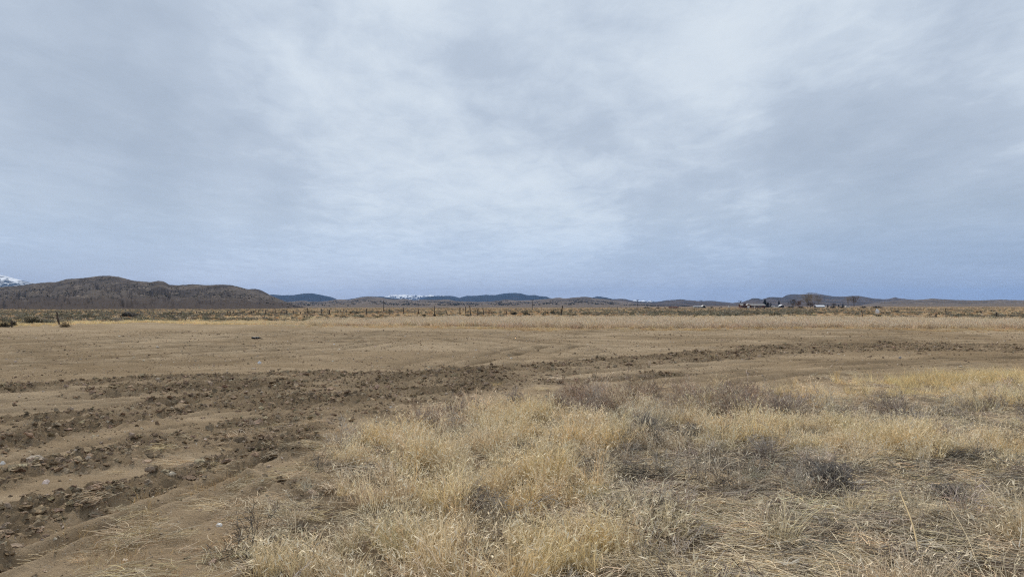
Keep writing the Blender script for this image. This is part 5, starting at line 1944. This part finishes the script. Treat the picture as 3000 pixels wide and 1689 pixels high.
# ---- trees
def conifer(px, row, wpx, hpx, label, seed=0):
    x, y, z = place(px, row)
    s = mpp(y)
    h, w = hpx * s, wpx * s * .5
    root = empty('conifer_tree', (x, y, z))
    tag(root, label, 'tree', 'conifers by the homestead')
    m2 = MB()
    m2.tube([(0, 0, -.2), (0, 0, h * .5), (0, 0, h * .95)], [.03 * h, .02 * h, .004 * h], 7)
    m2.build('trunk', M_wood, root)
    n = 2400
    t = rng.uniform(0, 1, n)
    a = rng.uniform(0, 2 * np.pi, n)
    rr = w * (1 - t) ** .68 * rng.uniform(.15, 1.08, n) * (1 + .18 * np.sin(a * 3 + seed + 9 * t))
    c = np.stack([rr * np.cos(a), rr * np.sin(a), h * (.03 + .97 * t)], -1)
    d = np.stack([np.cos(a), np.sin(a), rng.uniform(-.4, .6, n)], -1)
    ln = h * .055 * rng.uniform(.6, 1.5, n)[:, None]
    P = np.stack([c - d * ln * .5, c, c + d * ln * .7], 1)
    W = np.array([.6, 1, .2])[None] * h * .055 * rng.uniform(.6, 1.4, n)[:, None]
    me = veg_mesh('crown', [ribbons(P, W, rng.uniform(0, 1, n))])
    link('crown', me, CONI, root)


CONI = veg_mat('conifer_needles', (.022, .027, .020), .1, .5)
conifer(2241, 901, 18, 24, 'tall left half of the big dark double conifer right of the brick house', 1)
conifer(2250, 901, 13, 17, 'lower right half of the big dark double conifer', 2)
conifer(2258.5, 900, 5, 15, 'thin small conifer just right of the big double conifer', 3)
conifer(2282, 900, 8, 19.5, 'pointed dark conifer left of the white-roofed cottage', 4)
conifer(2457, 899.5, 7, 8, 'small squat conifer left of the far right bare trees', 5)
conifer(2469.5, 899, 5, 11, 'slim little conifer beside the far right camper', 6)
conifer(2425, 900, 6, 8, 'tiny conifer right of the white metal roof', 7)


def bare_tree(px, row, wpx, hpx, color, label, spread=.5, n_main=9, kids=6, seed=0, thick=.5):
    x, y, z = place(px, row)
    s = mpp(y)
    h, w = hpx * s, wpx * s
    root = empty('bare_tree', (x, y, z))
    tag(root, label, 'tree', 'leafless trees by the homestead')
    mt = veg_mat('bare_branches', color, .0, .35)
    m2 = MB()
    m2.tube([(0, 0, -.3), (.1, 0, h * .12), (0, .1, h * .28)], [.035 * h * .6, .026 * h * .6, .018 * h * .6], 8)
    m2.build('trunk', mt, root)
    bs = branch_set(n_main, h * .92, w * .5 * (1 + spread), 3, kids, .11 * thick, .35, .34, k=5, minr=.035 * thick)
    parts = []
    for P, Rd in bs:
        P[..., 2] = np.minimum(P[..., 2] + h * .06, h * 1.02)
        parts.append(prisms(P, Rd, rng.uniform(0, 1, len(P))))
    link('crown', veg_mesh('crown', parts), mt, root)


bare_tree(2322, 901, 24, 24, (.10, .082, .068), 'dark bare tree, leftmost of the leafless group', seed=1)
bare_tree(2342, 901, 24, 20, (.17, .105, .066), 'reddish brown bare tree left of the tall pale ones', seed=2)
bare_tree(2366, 901, 20, 38, (.24, .205, .16), 'tallest pale bare tree behind the white metal roof, left one', .2, 12, seed=3)
bare_tree(2376, 900, 18, 42, (.26, .22, .17), 'pale bare poplar with the highest tip in the leafless group', .1, 10, seed=4)
bare_tree(2396, 900, 20, 34, (.24, .205, .16), 'pale bare tree directly above the white metal roof', .25, 11, seed=5)
bare_tree(2374, 902, 26, 18, (.11, .085, .07), 'low dark bare tree left of the white metal roof', seed=6)
bare_tree(2485, 899, 9, 28, (.25, .21, .165), 'pale bare poplar, left of the far right pair', .1, 9, seed=7)
bare_tree(2502, 899.5, 16, 32, (.14, .115, .092), 'darker bare tree, right of the far right pair', .3, 10, seed=8)
bare_tree(2443, 900.5, 16, 12, (.12, .10, .085), 'small bare tree between the metal roof and the far right conifers', seed=9)


# dark hedge of brush in front of the far hills and around the homestead
for i, (px, row, w, h, lab) in enumerate(((1895, 902.5, 22, 4.2, 'wide dark thicket left of the red shed'), (1928, 902.5, 13, 4, 'smaller dark thicket just left of the red shed'), (1948, 902.5, 6, 3.4, 'tiny dark bush nearest to the red shed'),
                                          (2085, 901.5, 10, 4, 'dark bush right of the white arched shelter'), (2112, 901.5, 10, 3.4, 'low dark bush midway from the shelter to the brick house'),
                                          (2315, 902, 24, 5.5, 'dark hedge under the leftmost bare tree'), (2345, 902, 22, 5.5, 'dark hedge under the reddish bare tree'), (2440, 902, 20, 7, 'dark brush right of the white metal roof'),
                                          (2467, 902, 16, 5.5, 'dark brush under the small far right conifers'), (2530, 901.5, 20, 5, 'dark brush right of the far right bare trees'), (2570, 901.5, 34, 5, 'long dark brush line right of the homestead'), (2240, 902.5, 8, 5, 'dark bush in front of the big double conifer'))):
    bush(px, row, w, h, (.055, .052, .042), lab, 'thicket', 'bush', .6)

bpy.context.view_layer.update()
